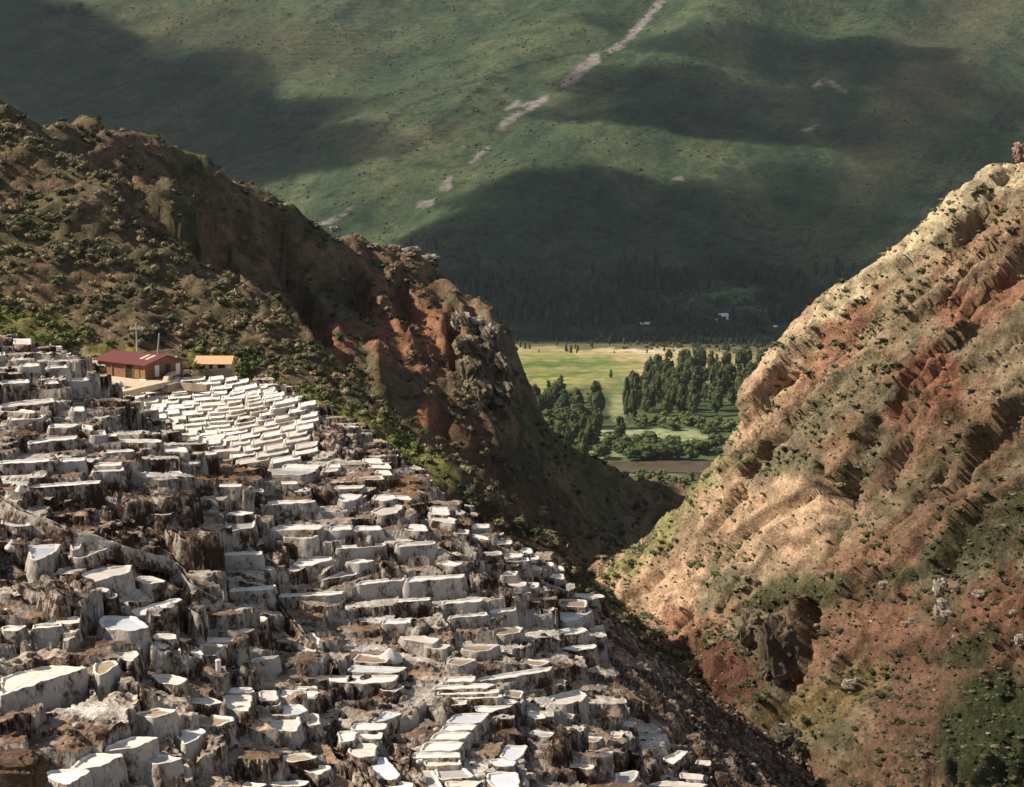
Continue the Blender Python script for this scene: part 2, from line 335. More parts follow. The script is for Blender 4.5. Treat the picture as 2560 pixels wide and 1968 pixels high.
FIELD = [(1500,905,420,60,2,(.44,.37,.19),1),(1560,885,170,16,3,(.60,.48,.27),.9),(1350,930,240,46,-3,(.30,.32,.11),1),(1390,910,120,7,-2,(.14,.22,.06),.9),(1480,905,70,12,0,(.18,.24,.08),.8),(1290,970,260,20,-8,(.33,.34,.12),1),(1350,945,140,5,-7,(.15,.20,.05),.9),(1400,858,300,14,1,(.16,.17,.08),1),(1800,862,320,13,2,(.17,.15,.09),1),(1620,878,90,4,4,(.62,.56,.42),.8),
 (1545,1000,22,70,0,(.22,.28,.10),1),(1545,1020,20,34,0,(.33,.35,.19),1),(1560,1085,120,18,2,(.42,.45,.26),1),(1715,1090,60,17,2,(.34,.38,.20),1),(1710,1047,42,8,0,(.34,.37,.20),1),(1720,1180,240,14,1,(.11,.085,.055),1),(1600,1160,260,10,1,(.12,.095,.065),1),(1640,1190,90,7,3,(.30,.25,.2),1),(1640,1222,100,18,5,(.12,.15,.07),1),(1500,1140,60,16,0,(.28,.33,.15),1),
 (1700,745,230,22,-3,(.07,.13,.05),1),(1880,770,90,16,-3,(.08,.13,.05),1),(1200,740,200,12,0,(.07,.12,.06),1)]
def cV(V, px, py):
    x, y = V[:, 0], V[:, 1]; c = lerp((.07, .10, .04), (.13, .16, .07), sstep(-.4, .4, fbm(x/90, y/90, 6, 4)))
    c = splat(px, py, FIELD, c, 2, 8)
    return c*(1+.13*np.sin(y/9+3*fbm(x/200, y/60, 3, 2)))[:, None]
landform('valley_floor', zV, np.arange(-1400, 1900, 9.), np.arange(760, 3520, 9.), cV, M['valley'])
# hills
def zB(x, y):
    z = tB(x, y); u = x*.9-y*.45; v = x*.45+y*.9
    z = z+9.5*ridge(v/70, u/170, 5, 4)+4.2*fbm((x-z)/24, y/22, 2, 5)+2.6*ridge((x-z)/11, y/17, 7, 4)-6
    px, py = proj(np.stack([x, y, z], -1))
    cl = np.exp(-((px-1050)/330)**2-((py-860)/130)**2)       # the cliffs: fluted rock
    def gl(P, dep, w): return -dep*np.maximum.reduce([segmask(px.ravel(), py.ravel(), [(a, b, w)], 12) for a, b in zip(P[:-1], P[1:])]).reshape(px.shape)
    z = z+gl([(300,470),(420,580),(520,690)], 12, 34)+gl([(520,560),(560,680),(610,790)], 15, 30)+gl([(690,600),(740,720),(800,830)], 15, 30)+gl([(880,680),(910,790)], 12, 26)+gl([(1000,700),(1010,800)], 9, 18)+gl([(1130,800),(1140,930)], 10, 16)
    return z+cl*(17*ridge(x/22+y/70, y/60, 21, 4)-6)
DK = (.075, .085, .04); RED = (.40, .19, .115); BR = (.28, .19, .125); OL = (.185, .155, .09); KH = (.22, .18, .10)
def cB(V, px, py):
    x, y = V[:, 0]-V[:, 2]*1.2, V[:, 1]
    c = lerp(BR, OL, sstep(-.3, .35, fbm(x/45, y/45, 11, 5))); k = sstep(.0, .35, fbm(x/12, y/12, 19, 5)); c = c+(np.array(DK)-c)*(k*.7)[:, None]
    c = splat(px, py, [(1050,850,130,80,10,RED,.85),(1000,760,120,50,20,RED,.5),(830,860,60,70,0,RED,.8),(700,900,120,60,10,(.12,.07,.05),.5),(1180,1120,180,60,50,(.16,.085,.055),.8),(1350,1250,150,50,55,(.16,.08,.055),.7),(1070,1040,30,40,20,(.4,.18,.1),.8),
      (1030,640,160,25,10,(.26,.15,.1),.7),(1230,880,50,110,0,(.20,.18,.13),.6),(1230,1003,50,4,0,(.5,.42,.34),1),(1420,1130,30,150,-52,(.12,.14,.05),.8),(560,760,60,60,30,(.12,.06,.045),.7),(1300,1180,40,120,-50,DK,.5)], c, 1, 22)
    return c
landform('left_hill', zB, np.arange(-330, 190, 1.35), np.arange(370, 800, 1.5), cB, M['hillL'])
def zS(x, y):
    z = tS(x, y); u = x*.85-y*.5; v = x*.5+y*.85
    return z+4.2*ridge(v/45, u/150, 15, 4)+2.4*fbm((x-z)/18, y/26, 12, 5)+1.5*ridge((x-z)/7, y/12, 17, 4)-3.6
GR = (.19, .19, .06)
def cS(V, px, py):
    x, y = V[:, 0]-V[:, 2]*1.2, V[:, 1]
    c = lerp(BR, OL, sstep(-.35, .4, fbm(x/30, y/30, 21, 5))); k = sstep(.0, .35, fbm(x/9, y/9, 29, 5)); c = c+(np.array(DK)-c)*(k*.7)[:, None]
    g = lerp(GR, (.27, .25, .08), sstep(-.3, .3, fbm(x/8, y/8, 33, 4)))
    m = segmask(px+12*fbm(px/30, py/30, 5, 3), py, [((-50,800),(200,860),45),((0,760),(150,800),30),((200,870),(330,880),22),((480,900),(620,935),22),((540,925),(700,975),30),((700,975),(820,1010),24),((820,1010),(1000,1120),34),((1000,1120),(1120,1190),28)])
    c = c+(g-c)*(m*.9)[:, None]
    m2 = segmask(px, py, [((190,880),(240,960),26),((560,950),(610,960),8)]); c = c+(np.array((.5, .40, .24))-c)*m2[:, None]
    m3 = segmask(px, py, [((1180,1290),(1450,1450),60)]); return c+(np.array((.07, .05, .035))-c)*(m3*.6)[:, None]
landform('left_spur', zS, np.arange(-240, 80, .9), np.arange(285, 520, .9), cS, M['hillL'])
PCH = (.50, .35, .235); ORG = (.30, .165, .105); KHA = (.29, .22, .145); SAG = (.17, .145, .092); RD = (.25, .125, .08); PAL = (.46, .38, .25); GN = (.055, .066, .03)
def diagC(x, z):
    p = 1.68*x-.36*z; q = -.7*x+1.4*z; return (p-q)*.71, (p+q)*.71   # across / along the tilted strata
def zC(x, y):
    return tC(x, y)-1.0
def segd(P, px, py, w): return np.maximum.reduce([segmask(px, py, [(a, b, w)], 12) for a, b in zip(P[:-1], P[1:])])
def craggy(V, ny, nx):
    """push the smooth right slope out and in along its normal: ribs, gullies, broken ledges along the tilted strata"""
    G = V.reshape(ny, nx, 3); du = np.gradient(G, axis=1); dv = np.gradient(G, axis=0); n = np.cross(du, dv); n /= np.linalg.norm(n, axis=2)[..., None]; n = n.reshape(-1, 3)
    v, u = diagC(V[:, 0], V[:, 2]); y = V[:, 1]; v = v+3*fbm(v/20, y/20, 3, 3)
    d = 3.4*ridge(v/17, u/46+y/90, 45, 3)+1.8*fbm(v/9, u/16+y/30, 42, 4)+1.5*ridge(v/4.6, u/10+y/14, 47, 4)+.55*ridge(v/1.7, u/3+y/4, 48, 2)-3.4
    t = fbm(v/12, u/30+y/40, 58, 4); d += 1.9*sstep(.05, .14, t)+1.4*sstep(-.25, -.17, t)-1.6
    px, py = proj(V)
    for P, dep, w in [([(2440,830),(2330,900),(2270,960),(2230,1040)],4,16),([(2190,1060),(2130,1180),(2080,1290)],4,20),([(1640,1440),(1600,1490),(1570,1520)],3,14),([(2020,1540),(1990,1650),(1960,1700),(1870,1800)],11,40),([(1990,1850),(1985,1950)],3,18),([(2560,1000),(2400,1130),(2250,1290)],5,20),
        ([(2300,1150),(2200,1330),(2130,1480)],4,16),([(2560,1180),(2450,1260),(2330,1400)],4,20),([(2000,960),(1930,1080),(1850,1180)],4,14),([(2060,1180),(2065,1300),(2050,1420)],6,16),([(1950,1080),(1850,1230),(1760,1340)],3,14),([(1760,1480),(1700,1560)],3,14),([(2500,620),(2300,760)],3,14)]: d -= dep*segd(P, px, py, w)
    return V+n*d[:, None]
def cC(V, px, py):
    x, y = diagC(V[:, 0], V[:, 2])
    c = lerp(KHA, SAG, sstep(-.25, .35, fbm(x/11, y/30, 61, 5)))
    c = c+(np.array(ORG)-c)*(sstep(.02, .3, fbm(x/13, y/34, 66, 5))*.55)[:, None]
    c = splat(px, py, [(1700,1330,60,160,48,KHA,.6),(1680,1470,120,60,-35,PCH,.95),(1560,1420,110,40,-45,PCH,.9),(1990,1290,95,110,20,PCH,.95),(1880,1330,60,100,30,PCH,.7),(1800,1250,60,90,35,PCH,.6),(1730,1570,80,50,20,ORG,.9),(1780,1690,130,110,0,(.13,.06,.042),1),(1960,860,120,110,-50,PCH,.85),(1900,1000,60,130,35,PCH,.8),(2100,830,110,45,-40,ORG,1),(2050,920,80,30,-35,ORG,.9),  # darkest red patch: shade of a face turned from the sun, painted in
      (2450,760,130,50,-15,RD,.9),(2330,950,80,90,-40,RD,1),(2270,1040,50,60,-20,ORG,.9),(2400,1150,200,50,-25,(.22,.15,.09),.7),(2260,600,330,34,-42,PAL,1),(2400,500,230,46,-40,PAL,1),(2520,420,80,50,-30,PAL,1),(2080,770,220,26,-43,PAL,.8),(2300,760,240,30,-38,KHA,.8),
      (2020,1080,150,50,-50,SAG,.85),(2100,1000,130,40,-40,SAG,.8),(1620,1360,130,26,-42,(.22,.22,.09),.9),(1740,1210,90,26,-45,(.2,.2,.09),.8),(2300,1330,260,60,-22,ORG,.7),(2150,1560,150,120,-30,RD,.65),(2400,1650,260,130,-35,(.215,.125,.085),.9),(2300,1850,200,110,-40,(.20,.12,.08),.9),(2500,1500,90,60,-30,RD,.9),
      (1930,1490,100,30,-30,GN,.8),(2060,1480,70,45,-30,GN,.8),(2330,1420,200,44,-20,GN,.6),(2430,1620,90,40,-30,GN,.8),(2500,1830,170,150,-40,GN,1),(2480,1300,160,50,-25,GN,.8),(2450,1080,170,30,-32,GN,.4),(1900,1600,60,50,0,SAG,.8),(2080,1750,150,60,-30,(.26,.2,.09),.8),(1950,1850,70,90,-30,(.26,.2,.1),.8),(2050,1940,90,40,0,(.2,.12,.07),.7)], c, 7, 34); c = c*(.72+.55*sstep(-.5, .5, ridge(x/2.6, y/6, 49, 4)))[:, None]
    k = sstep(.15, .4, fbm(x/3.5, y/7, 71, 4)); c = c+(np.array(GN)*1.3-c)*(k*.4)[:, None]
    return c
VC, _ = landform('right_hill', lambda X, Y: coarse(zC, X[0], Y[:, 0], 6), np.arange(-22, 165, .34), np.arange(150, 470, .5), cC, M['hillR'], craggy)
PCX, PCY = proj(VC)
def hitC(px, py):
    m = np.where((np.abs(PCX-px) < 7) & (np.abs(PCY-py) < 7))[0]
    return VC[m[np.argmin(VC[m, 1])]] if len(m) else hit(tC, px, py, 110, 560)
# ================================================================== SALT SLOPE, PANS, BANKS
# bed kind, wall kind, wall height in photo px | polygon of the flat top (photo px)
PANS = """c M 8|32,848 77,848 78,862 35,862
w G 35|85,877 154,873 157,866 92,868
w W 38|48,919 101,917 99,910 52,911
w W 36|112,924 171,921 166,914 118,917
g G 30|0,891 14,890 12,883 0,883
w W 42|167,957 224,953 215,945 172,948
w G 40|112,963 149,961 145,954 114,955
w M 55|0,963 76,959 72,950 0,953
c M 18|0,1022 138,1008 135,999 60,1003 0,1013
c M 10|0,1031 85,1036 92,1030 40,1024 0,1022
w W 12|18,1053 106,1049 112,1040 60,1041 20,1045
w W 30|175,1031 211,1030 212,1019 178,1018
c M 14|120,1073 182,1071 200,1063 125,1062
w W 20|204,1073 233,1079 230,1066 206,1062
g W 28|226,1093 267,1091 262,1077 230,1080
w M 30|68,1113 191,1099 196,1091 120,1097 70,1105
w M 55|0,1163 126,1156 122,1148 0,1154
w W 48|148,1157 209,1155 217,1147 150,1149
w M 10|268,1094 293,1093 291,1087 272,1087
c M 10|275,1109 402,1109 406,1101 280,1100
c M 10|350,1126 401,1123 399,1115 348,1117
w W 27|250,1136 336,1131 332,1125 258,1128
w W 12|233,1169 302,1167 306,1157 240,1159
c M 20|228,1183 311,1179 308,1170 232,1172
w B 55|72,1223 251,1211 249,1203 80,1215
w M 10|403,1131 471,1133 466,1121 405,1117
w M 10|435,1143 542,1139 542,1131 428,1134
w M 20|418,1187 456,1187 453,1181 424,1181
w M 8|478,1109 516,1111 516,1097 482,1099
w M 8|703,1173 791,1177 801,1165 712,1161
g W 12|643,1188 762,1189 795,1178 700,1173 650,1179
w W 48|532,1221 603,1220 605,1212 536,1212
w M 42|642,1213 743,1213 746,1205 665,1206
c M 34|623,1234 661,1233 658,1225 628,1225
w M 55|648,1266 782,1259 792,1252 700,1253 655,1258
w M 18|832,1226 906,1223 912,1215 838,1217
w W 26|828,1241 858,1258 892,1251 908,1238 850,1237
w M 14|928,1249 958,1256 992,1249 986,1239 938,1239
w M 10|984,1251 1032,1253 1022,1242 984,1241
c M 30|928,1281 950,1292 992,1285 1012,1265 960,1265
w M 8|903,1159 961,1161 951,1147 907,1147
w M 8|918,1171 981,1173 971,1160 924,1160
w M 9|938,1189 981,1191 976,1179 939,1177
c M 10|803,1183 841,1181 849,1173 807,1174
w M 12|815,1173 851,1171 853,1161 817,1162
t M 8|880,1203 962,1201 956,1191 885,1195
g M 20|562,1331 636,1321 642,1290 590,1287 560,1300
w W 48|668,1329 802,1326 809,1315 700,1313
w W 44|820,1329 881,1327 876,1315 829,1317
w W 44|880,1331 956,1327 951,1317 889,1317
w M 22|1010,1326 1040,1331 1071,1329 1062,1314 1018,1313
w W 70|838,1376 966,1367 961,1359 840,1367
c W 66|989,1371 1086,1363 1089,1355 990,1361
w W 46|728,1416 766,1419 831,1403 829,1391 748,1397
w M 24|703,1423 740,1432 766,1421 762,1415 710,1415
w W 72|548,1393 656,1389 656,1380 560,1384
w W 56|448,1411 550,1406 556,1397 460,1401
c M 25|803,1453 891,1439 897,1427 858,1429 818,1445
w W 40|888,1466 1012,1453 1010,1445 900,1455
w W 56|1010,1459 1161,1446 1163,1437 1020,1445
w W 48|568,1483 686,1476 689,1464 580,1473
w W 84|693,1496 857,1489 860,1479 700,1487
w B 50|988,1509 1077,1503 1077,1496 990,1501
w W 32|1098,1514 1206,1506 1209,1495 1108,1504
w W 46|1118,1549 1221,1541 1219,1533 1128,1541
w W 52|1222,1536 1291,1529 1293,1520 1224,1527
w W 38|953,1563 1026,1561 1029,1549 958,1552
w M 8|1070,1288 1126,1291 1121,1271 1074,1269
c M 8|1073,1301 1136,1313 1141,1300 1105,1290 1074,1289
w W 16|1177,1324 1223,1322 1225,1312 1179,1313
c M 12|1134,1336 1173,1339 1173,1327 1137,1325
w M 8|1179,1346 1226,1353 1211,1341 1184,1337
w M 8|1239,1364 1279,1363 1281,1353 1242,1354
t B 28|1188,1393 1257,1389 1253,1380 1198,1383
w M 8|1299,1389 1331,1387 1329,1373 1303,1371
w M 6|1259,1398 1301,1397 1311,1387 1261,1385
w G 28|1259,1407 1326,1405 1321,1396 1264,1398
w M 6|1304,1401 1351,1401 1346,1391 1309,1390
w M 6|1354,1416 1386,1419 1381,1408 1355,1406
w M 8|1368,1429 1413,1429 1406,1417 1364,1417
c M 8|1323,1426 1356,1429 1353,1418 1327,1416
w W 16|1249,1443 1291,1441 1296,1429 1261,1431
c W 36|1253,1466 1311,1469 1321,1457 1259,1455
w W 32|1323,1473 1346,1471 1349,1459 1324,1458
w M 26|1373,1446 1411,1451 1409,1437 1379,1437
t M 12|1388,1516 1466,1521 1469,1502 1398,1499
c M 22|1475,1501 1512,1495 1510,1489 1430,1484 1423,1491 1468,1500
w M 45|1354,1529 1386,1529 1389,1522 1355,1521
s W 22|1393,1546 1410,1558 1446,1551 1479,1531 1476,1523 1393,1522
w M 32|1380,1584 1400,1590 1450,1587 1471,1578 1461,1572 1388,1575
c W 52|1473,1578 1506,1573 1509,1564 1477,1569
t W 52|1222,1581 1240,1588 1262,1590 1296,1584 1310,1573 1290,1568 1240,1572
t W 38|1152,1626 1190,1634 1227,1626 1252,1614 1200,1612 1158,1617
w M 42|1398,1625 1440,1630 1489,1623 1491,1613 1428,1616
t W 42|1112,1661 1150,1667 1187,1656 1192,1649 1128,1647
w M 5|1108,1707 1186,1707 1191,1693 1113,1695
w M 32|1188,1707 1281,1696 1377,1679 1382,1668 1300,1679 1198,1696
w M 4|1079,1728 1222,1723 1242,1712 1160,1710 1084,1718
w M 4|1089,1740 1247,1736 1249,1725 1094,1729
w M 4|1104,1751 1257,1747 1253,1738 1099,1742
w M 4|1168,1766 1286,1763 1297,1757 1281,1749 1179,1753
c M 4|1123,1766 1167,1764 1169,1753 1129,1754
w B 30|1193,1781 1220,1786 1271,1771 1287,1765 1183,1768
s W 6|1113,1810 1196,1812 1221,1791 1224,1784 1139,1786
w W 6|1099,1829 1181,1829 1195,1814 1113,1812
w W 6|1074,1853 1161,1851 1180,1833 1094,1831
w W 6|1044,1881 1149,1879 1160,1857 1069,1855
w M 6|1024,1899 1151,1897 1149,1883 1028,1885
c M 6|1063,1919 1156,1916 1151,1901 1061,1903
g M 9|1093,1953 1186,1945 1166,1921 1089,1925
g M 12|1043,1972 1112,1978 1086,1930 1044,1931
c M 10|1113,1968 1182,1973 1207,1955 1114,1957
s M 6|1248,1894 1286,1907 1311,1886 1320,1866 1261,1866
s B 28|1223,1909 1250,1922 1286,1917 1292,1907 1246,1899 1227,1901
s M 22|1213,1951 1240,1980 1302,1980 1294,1934 1255,1931 1219,1937
w M 15|1318,1791 1340,1802 1369,1797 1351,1783 1321,1781
c W 48|1343,1753 1410,1765 1457,1756 1468,1738 1441,1725 1378,1741
t M 14|1258,1743 1301,1750 1312,1729 1261,1727
c B 28|1393,1796 1431,1800 1440,1788 1399,1786
c B 22|1423,1921 1481,1927 1490,1916 1429,1911
g M 26|1468,1906 1500,1914 1532,1891 1531,1879 1479,1889
w M 38|1654,1896 1684,1916 1723,1881 1701,1878
c M 8|1738,1913 1776,1917 1779,1905 1743,1902
c M 7|1698,1946 1756,1954 1762,1940 1699,1935
c M 10|1618,1966 1750,1974 1772,1962 1649,1954
g M 10|1533,1967 1582,1970 1597,1929 1539,1934
c B 22|1523,1851 1553,1849 1560,1833 1529,1831
s M 5|868,1682 990,1686 1022,1671 878,1665
w M 12|768,1702 905,1713 987,1707 1001,1690 795,1691
w M 6|698,1746 786,1746 802,1732 704,1727
w M 5|733,1727 791,1727 792,1719 739,1719
c M 6|646,1758 696,1753 691,1729 649,1729
w M 5|663,1769 701,1768 703,1755 667,1757
s M 9|673,1792 741,1792 772,1779 756,1764 678,1767
c W 66|643,1796 678,1830 742,1832 752,1812 753,1794
c W 66|768,1817 802,1814 797,1790 780,1784 764,1795
c M 22|543,1743 574,1777 621,1782 633,1740 560,1740
w M 6|563,1736 636,1734 631,1721 579,1721
t M 34|476,1808 500,1817 542,1820 582,1806 584,1795 520,1789 478,1792
w M 6|873,1828 956,1828 972,1812 889,1809
s M 5|923,1811 977,1801 1007,1786 960,1781
w M 6|848,1859 886,1856 893,1831 843,1831
w M 7|893,1841 925,1852 956,1849 960,1834 893,1831
c M 9|868,1881 895,1897 937,1893 942,1864 878,1860
s M 9|900,1899 925,1945 987,1953 1002,1941 962,1894 902,1897
w M 10|928,1963 1032,1979 1032,1958 933,1955
t B 22|688,1897 740,1910 797,1897 772,1885 698,1891
c B 14|743,1926 800,1940 827,1926 822,1917 743,1919
w M 12|668,1968 762,1968 777,1955 678,1957
w M 7|498,1611 571,1609 592,1598 513,1595
s M 7|528,1597 612,1589 642,1572 558,1580
t M 28|498,1642 541,1642 567,1615 500,1611
c M 22|743,1626 790,1634 802,1600 780,1582 748,1597
t M 6|878,1656 960,1662 977,1645 898,1635
c M 16|588,1551 662,1558 668,1545 600,1527 558,1527
g W 62|628,1660 692,1647 700,1639 625,1650
g B 28|953,1729 985,1734 1012,1720 990,1709 948,1718
s B 30|3,1313 45,1320 82,1316 57,1301 0,1303
s W 66|67,1366 76,1402 95,1405 141,1381 154,1363
s W 38|173,1356 182,1381 202,1373 205,1362 178,1351
c W 48|198,1441 225,1460 291,1442 326,1433 330,1414 238,1424
c M 9|233,1473 262,1485 277,1477 240,1471
c B 14|253,1493 282,1503 297,1488 258,1487
c M 48|333,1451 365,1464 420,1457 387,1444 348,1443
w M 28|323,1533 345,1545 402,1527 458,1501 440,1497 328,1527
s W 78|246,1560 256,1571 268,1577 332,1579 374,1571 352,1554 337,1543 262,1543 249,1550
c W 88|78,1576 157,1569 152,1559 84,1564
c M 82|2,1581 45,1580 70,1566 8,1569
c M 8|103,1566 197,1561 202,1544 130,1549
c M 9|383,1601 441,1601 441,1589 383,1588
w M 7|448,1606 476,1605 479,1599 450,1599
w M 8|383,1621 410,1627 427,1616 385,1604
t M 14|408,1636 455,1647 452,1620 420,1617
w M 14|453,1621 500,1650 512,1640 480,1611
c W 150|0,1744 42,1729 112,1706 177,1686 224,1671 120,1666 38,1684 0,1700
t W 92|233,1681 248,1692 272,1681 297,1663 291,1654 238,1659
c M 10|278,1638 330,1659 350,1639 346,1631 283,1635
c W 80|258,1880 332,1874 402,1846 330,1844 268,1867
s W 110|102,1942 167,1968 232,1927 128,1927
c W 110|178,1927 242,1922 313,1889 228,1884 198,1900
s W 94|428,1829 460,1865 492,1852 518,1831 500,1824
t W 62|338,1788 380,1800 442,1781 402,1771 343,1784
w M 10|515,1838 540,1850 560,1842 540,1832
c M 40|372,1690 400,1712 452,1715 470,1700 420,1688
c M 12|455,1755 520,1768 560,1758 530,1748 470,1748
w M 14|560,1288 600,1292 640,1284 600,1280
c W 40|700,1345 770,1350 800,1342 740,1338
w W 40|860,1408 900,1412 940,1404 900,1400
w M 30|1090,1410 1130,1420 1160,1412 1120,1404
c M 30|620,1420 670,1430 690,1422 650,1412
t M 8|300,1285 420,1290 480,1270 330,1262
t M 8|150,1390 260,1350 300,1362 200,1400
c M 40|420,1350 520,1352 535,1342 430,1340
t M 26|1290,1660 1350,1670 1380,1655 1310,1648
c M 30|1060,1620 1110,1628 1130,1615 1070,1608
c W 40|1010,1602 1085,1612 1100,1600 1060,1592 1000,1594
g M 30|1320,1840 1372,1846 1385,1834 1330,1828
c M 14|1550,1815 1582,1822 1590,1808 1556,1803
t M 14|1440,1850 1490,1860 1510,1846 1452,1840
c M 12|600,1968 640,1974 670,1966 620,1958
g W 60|330,1900 400,1915 460,1900 400,1888"""
BANKS = """B 105|866,1719 948,1694 905,1680 788,1747
M 72|385,1530 450,1524 500,1547 506,1520 462,1498 400,1515
W 98|963,1802 1027,1789 1068,1760 1046,1752 988,1780
M 48|1070,1771 1119,1780 1124,1752 1105,1735 1090,1751
B 85|1288,1832 1340,1872 1400,1882 1424,1842 1384,1802 1310,1800
B 62|0,1452 60,1472 150,1502 188,1482 92,1420 0,1408
B 45|200,1247 300,1264 442,1257 458,1236 380,1215 300,1215
B 30|330,1262 470,1258 500,1240 450,1232 350,1246
B 45|253,1322 350,1318 470,1348 544,1342 544,1326 420,1318 330,1305
B 30|743,1207 790,1234 840,1232 822,1200 790,1180
B 72|778,1087 800,1102 852,1112 864,1076 820,1050 790,1060
B 52|848,1117 870,1142 908,1132 892,1100
B 28|1158,1377 1195,1388 1202,1366 1180,1350
B 42|1198,1482 1276,1487 1282,1470 1213,1467
B 55|808,1862 850,1902 930,1985 975,1985 900,1892 838,1822
B 30|962,1892 1008,1922 1046,1985 1076,1985 1044,1922 1022,1872 975,1870
B 50|140,1440 175,1452 215,1470 240,1462 190,1436
M 60|480,1400 530,1420 560,1414 520,1396
B 40|1150,1440 1200,1452 1230,1442 1190,1426
B 60|1560,1880 1620,1910 1650,1890 1600,1866
M 60|560,1660 600,1690 622,1672 590,1650
B 40|880,1320 900,1350 930,1345 915,1318
B 45|640,1385 700,1398 720,1384 680,1370
B 55|930,1395 960,1420 1000,1414 980,1388
M 55|1000,1560 1040,1575 1080,1562 1040,1552"""
def parse(txt):
    out = []
    for l in txt.strip().split('\n'):
        a, b = l.split('|'); a = a.split(); P = np.array([[float(v) for v in q.split(',')] for q in b.split()]); out.append((a, P))
    return out
pans = []
for a, P in parse(PANS): pans.append(dict(bed=a[0], wall=a[1], h=float(a[2]), P=P, row=None))
# the flat field of small pans below the shed
FX = np.array([[240,955],[420,948],[560,940],[690,985],[800,1012],[790,1085],[775,1165],[640,1180],[520,1128],[470,1120],[425,1100],[375,1050],[330,1020],[290,1000]])
def inpoly(P, x, y):
    r = np.zeros(np.shape(x), bool); j = len(P)-1
    for i in range(len(P)):
        xi, yi = P[i]; xj, yj = P[j]
        if yi != yj: r ^= ((yi > y) != (yj > y)) & (x < (xj-xi)*(y-yi)/(yj-yi)+xi)
        j = i
    return r
y = 952.0; rows = []; rr = random.Random(5)
while y < 1172:
    step = 10.2+(y-950)*.026; x = 236+rr.uniform(0, 30); row = []
    while x < 812:
        wd = rr.uniform(30, 62)*(1+(y-950)/500)
        sl = -.06 if x < 560 else -.17
        yb = y-(x-236)*0+(6 if x < 500 else 0)+5*sin(x/70+y/40)
        y0 = yb+(-(x-560)*.10 if x > 560 else 0)+ (x-560)*.30*(1 if x > 560 else 0)*max(0, (1010-y)/60)
        cx = x+wd/2; cy = y0
        if inpoly(FX, np.array([cx]), np.array([cy]))[0] and not any(inpoly(q['P'], np.array([cx]), np.array([cy]))[0] for q in pans):
            t = step*.84; q = rr.uniform(1, 3.5)
            row.append(dict(bed=rr.choice('wwwwccc'), wall=rr.choice('PPPWGM'), h=step*rr.uniform(.4, 1.1), row=len(rows)+1,
              P=np.array([[x, y0+q*.4], [x+wd-1.5, y0+sl*wd], [x+wd-3+rr.uniform(-2, 6), y0+sl*wd-t-rr.uniform(-1, 1)], [x+rr.uniform(-3, 5), y0-t]])))
        x += wd+rr.choice([0, 1, 2, 9])
    if row:
        for i, q in enumerate(row): q['col'] = i+1; q['ncol'] = len(row)
        rows.append(row)
    y += step
for r in rows: pans += r
def tAz(x, y): return tA(x, y)
xs = np.arange(-118, 88, .26); ys = np.arange(95, 345, .26)
XA, YA = np.meshgrid(xs, ys); ZT = coarse(tA, xs, ys)
PXA, PYA = proj(np.stack([XA, YA, ZT], -1))
rgd = ridge(XA*.8/4+YA*.3/4, YA/9-XA/20, 81, 4)
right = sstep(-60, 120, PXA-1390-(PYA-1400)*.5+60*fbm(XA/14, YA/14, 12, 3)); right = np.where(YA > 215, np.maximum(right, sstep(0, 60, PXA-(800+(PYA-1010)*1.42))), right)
hollow = segmask(PXA.ravel(), PYA.ravel(), [((180,1270),(440,1290),62),((260,1350),(460,1370),45),((330,1395),(440,1390),22)], 5).reshape(XA.shape) if True else 0
# old terraces: a mosaic of flat polygonal steps, each at the height of the slope under it
def cells(X, Y, cw, ch, seed):
    wx = X+.55*fbm(X/2.2, Y/2.2, seed, 3)+.9*fbm(X/9, Y/9, seed+1, 2); wy = Y+.45*fbm(X/2.2, Y/2.2, seed+2, 3)+1.8*fbm(X/16, Y/16, seed+3, 2)
    gx = wx/cw; gy = wy/ch; ix = np.floor(gx); iy = np.floor(gy); best = np.full(X.shape, 1e9); b2 = best.copy(); cx = np.zeros(X.shape); cy = cx.copy(); rid = cx.copy()
    for dx in (-1, 0, 1):
        for dy in (-1, 0, 1):
            jx = ix+dx; jy = iy+dy; px_ = jx+.15+.7*_h(jx, jy, seed+5); py_ = jy+.2+.6*_h(jx, jy, seed+6)
            d = np.maximum(np.abs(gx-px_)*.9, np.abs(gy-py_))+.25*np.hypot(gx-px_, gy-py_); m = d < best
            b2 = np.where(m, best, np.minimum(b2, d)); cx = np.where(m, px_*cw, cx); cy = np.where(m, py_*ch, cy); rid = np.where(m, _h(jx, jy, seed+7), rid); best = np.where(m, d, best)
    return cx, cy, rid, b2-best
CX, CY, RID, EDG = cells(XA, YA, 7.4, 3.3, 300)
ii = np.clip(((CX-xs[0])/.26).astype(int), 0, len(xs)-1); jj = np.clip(((CY-ys[0])/.26).astype(int), 0, len(ys)-1)
ZC = ZT[jj, ii]+(RID-.5)*.45-.6; ZC = ZC+.14*(EDG < .07)+.05*fbm(XA, YA, 9, 3)
rough = ZT-1.1+(.8+1.1*right)*rgd+.7*fbm(XA/3, YA/3, 82, 4)+.25*ridge(XA/1.2, YA/1.2, 83, 3)-.2
kk = sstep(.45, .55, right+hollow*.9+.22*fbm(XA/5, YA/5, 15, 3)+.12*(_h(np.floor(CX), np.floor(CY), 3)-.5)); low = sstep(1190, 1330, PYA+40*fbm(XA/9, YA/9, 61, 3)); kk = np.maximum(kk, .42*low*sstep(-.35, .15, fbm(XA/13, YA/10, 62, 3)))
crag = ZT-1.0+1.25*ridge(XA/3.4+YA/9, YA/5-XA/16, 84, 4)+.7*fbm(XA/2, YA/2, 85, 4)+.3*ridge(XA/.9, YA/.9, 86, 2)-.55; rough = rough*right+crag*(1-right)
ZA = ZC*(1-kk)+rough*kk
ZA = ZA-.55*inpoly(FX, PXA, PYA)-4*sstep(440, 465, PXA)*sstep(948, 930, PYA)
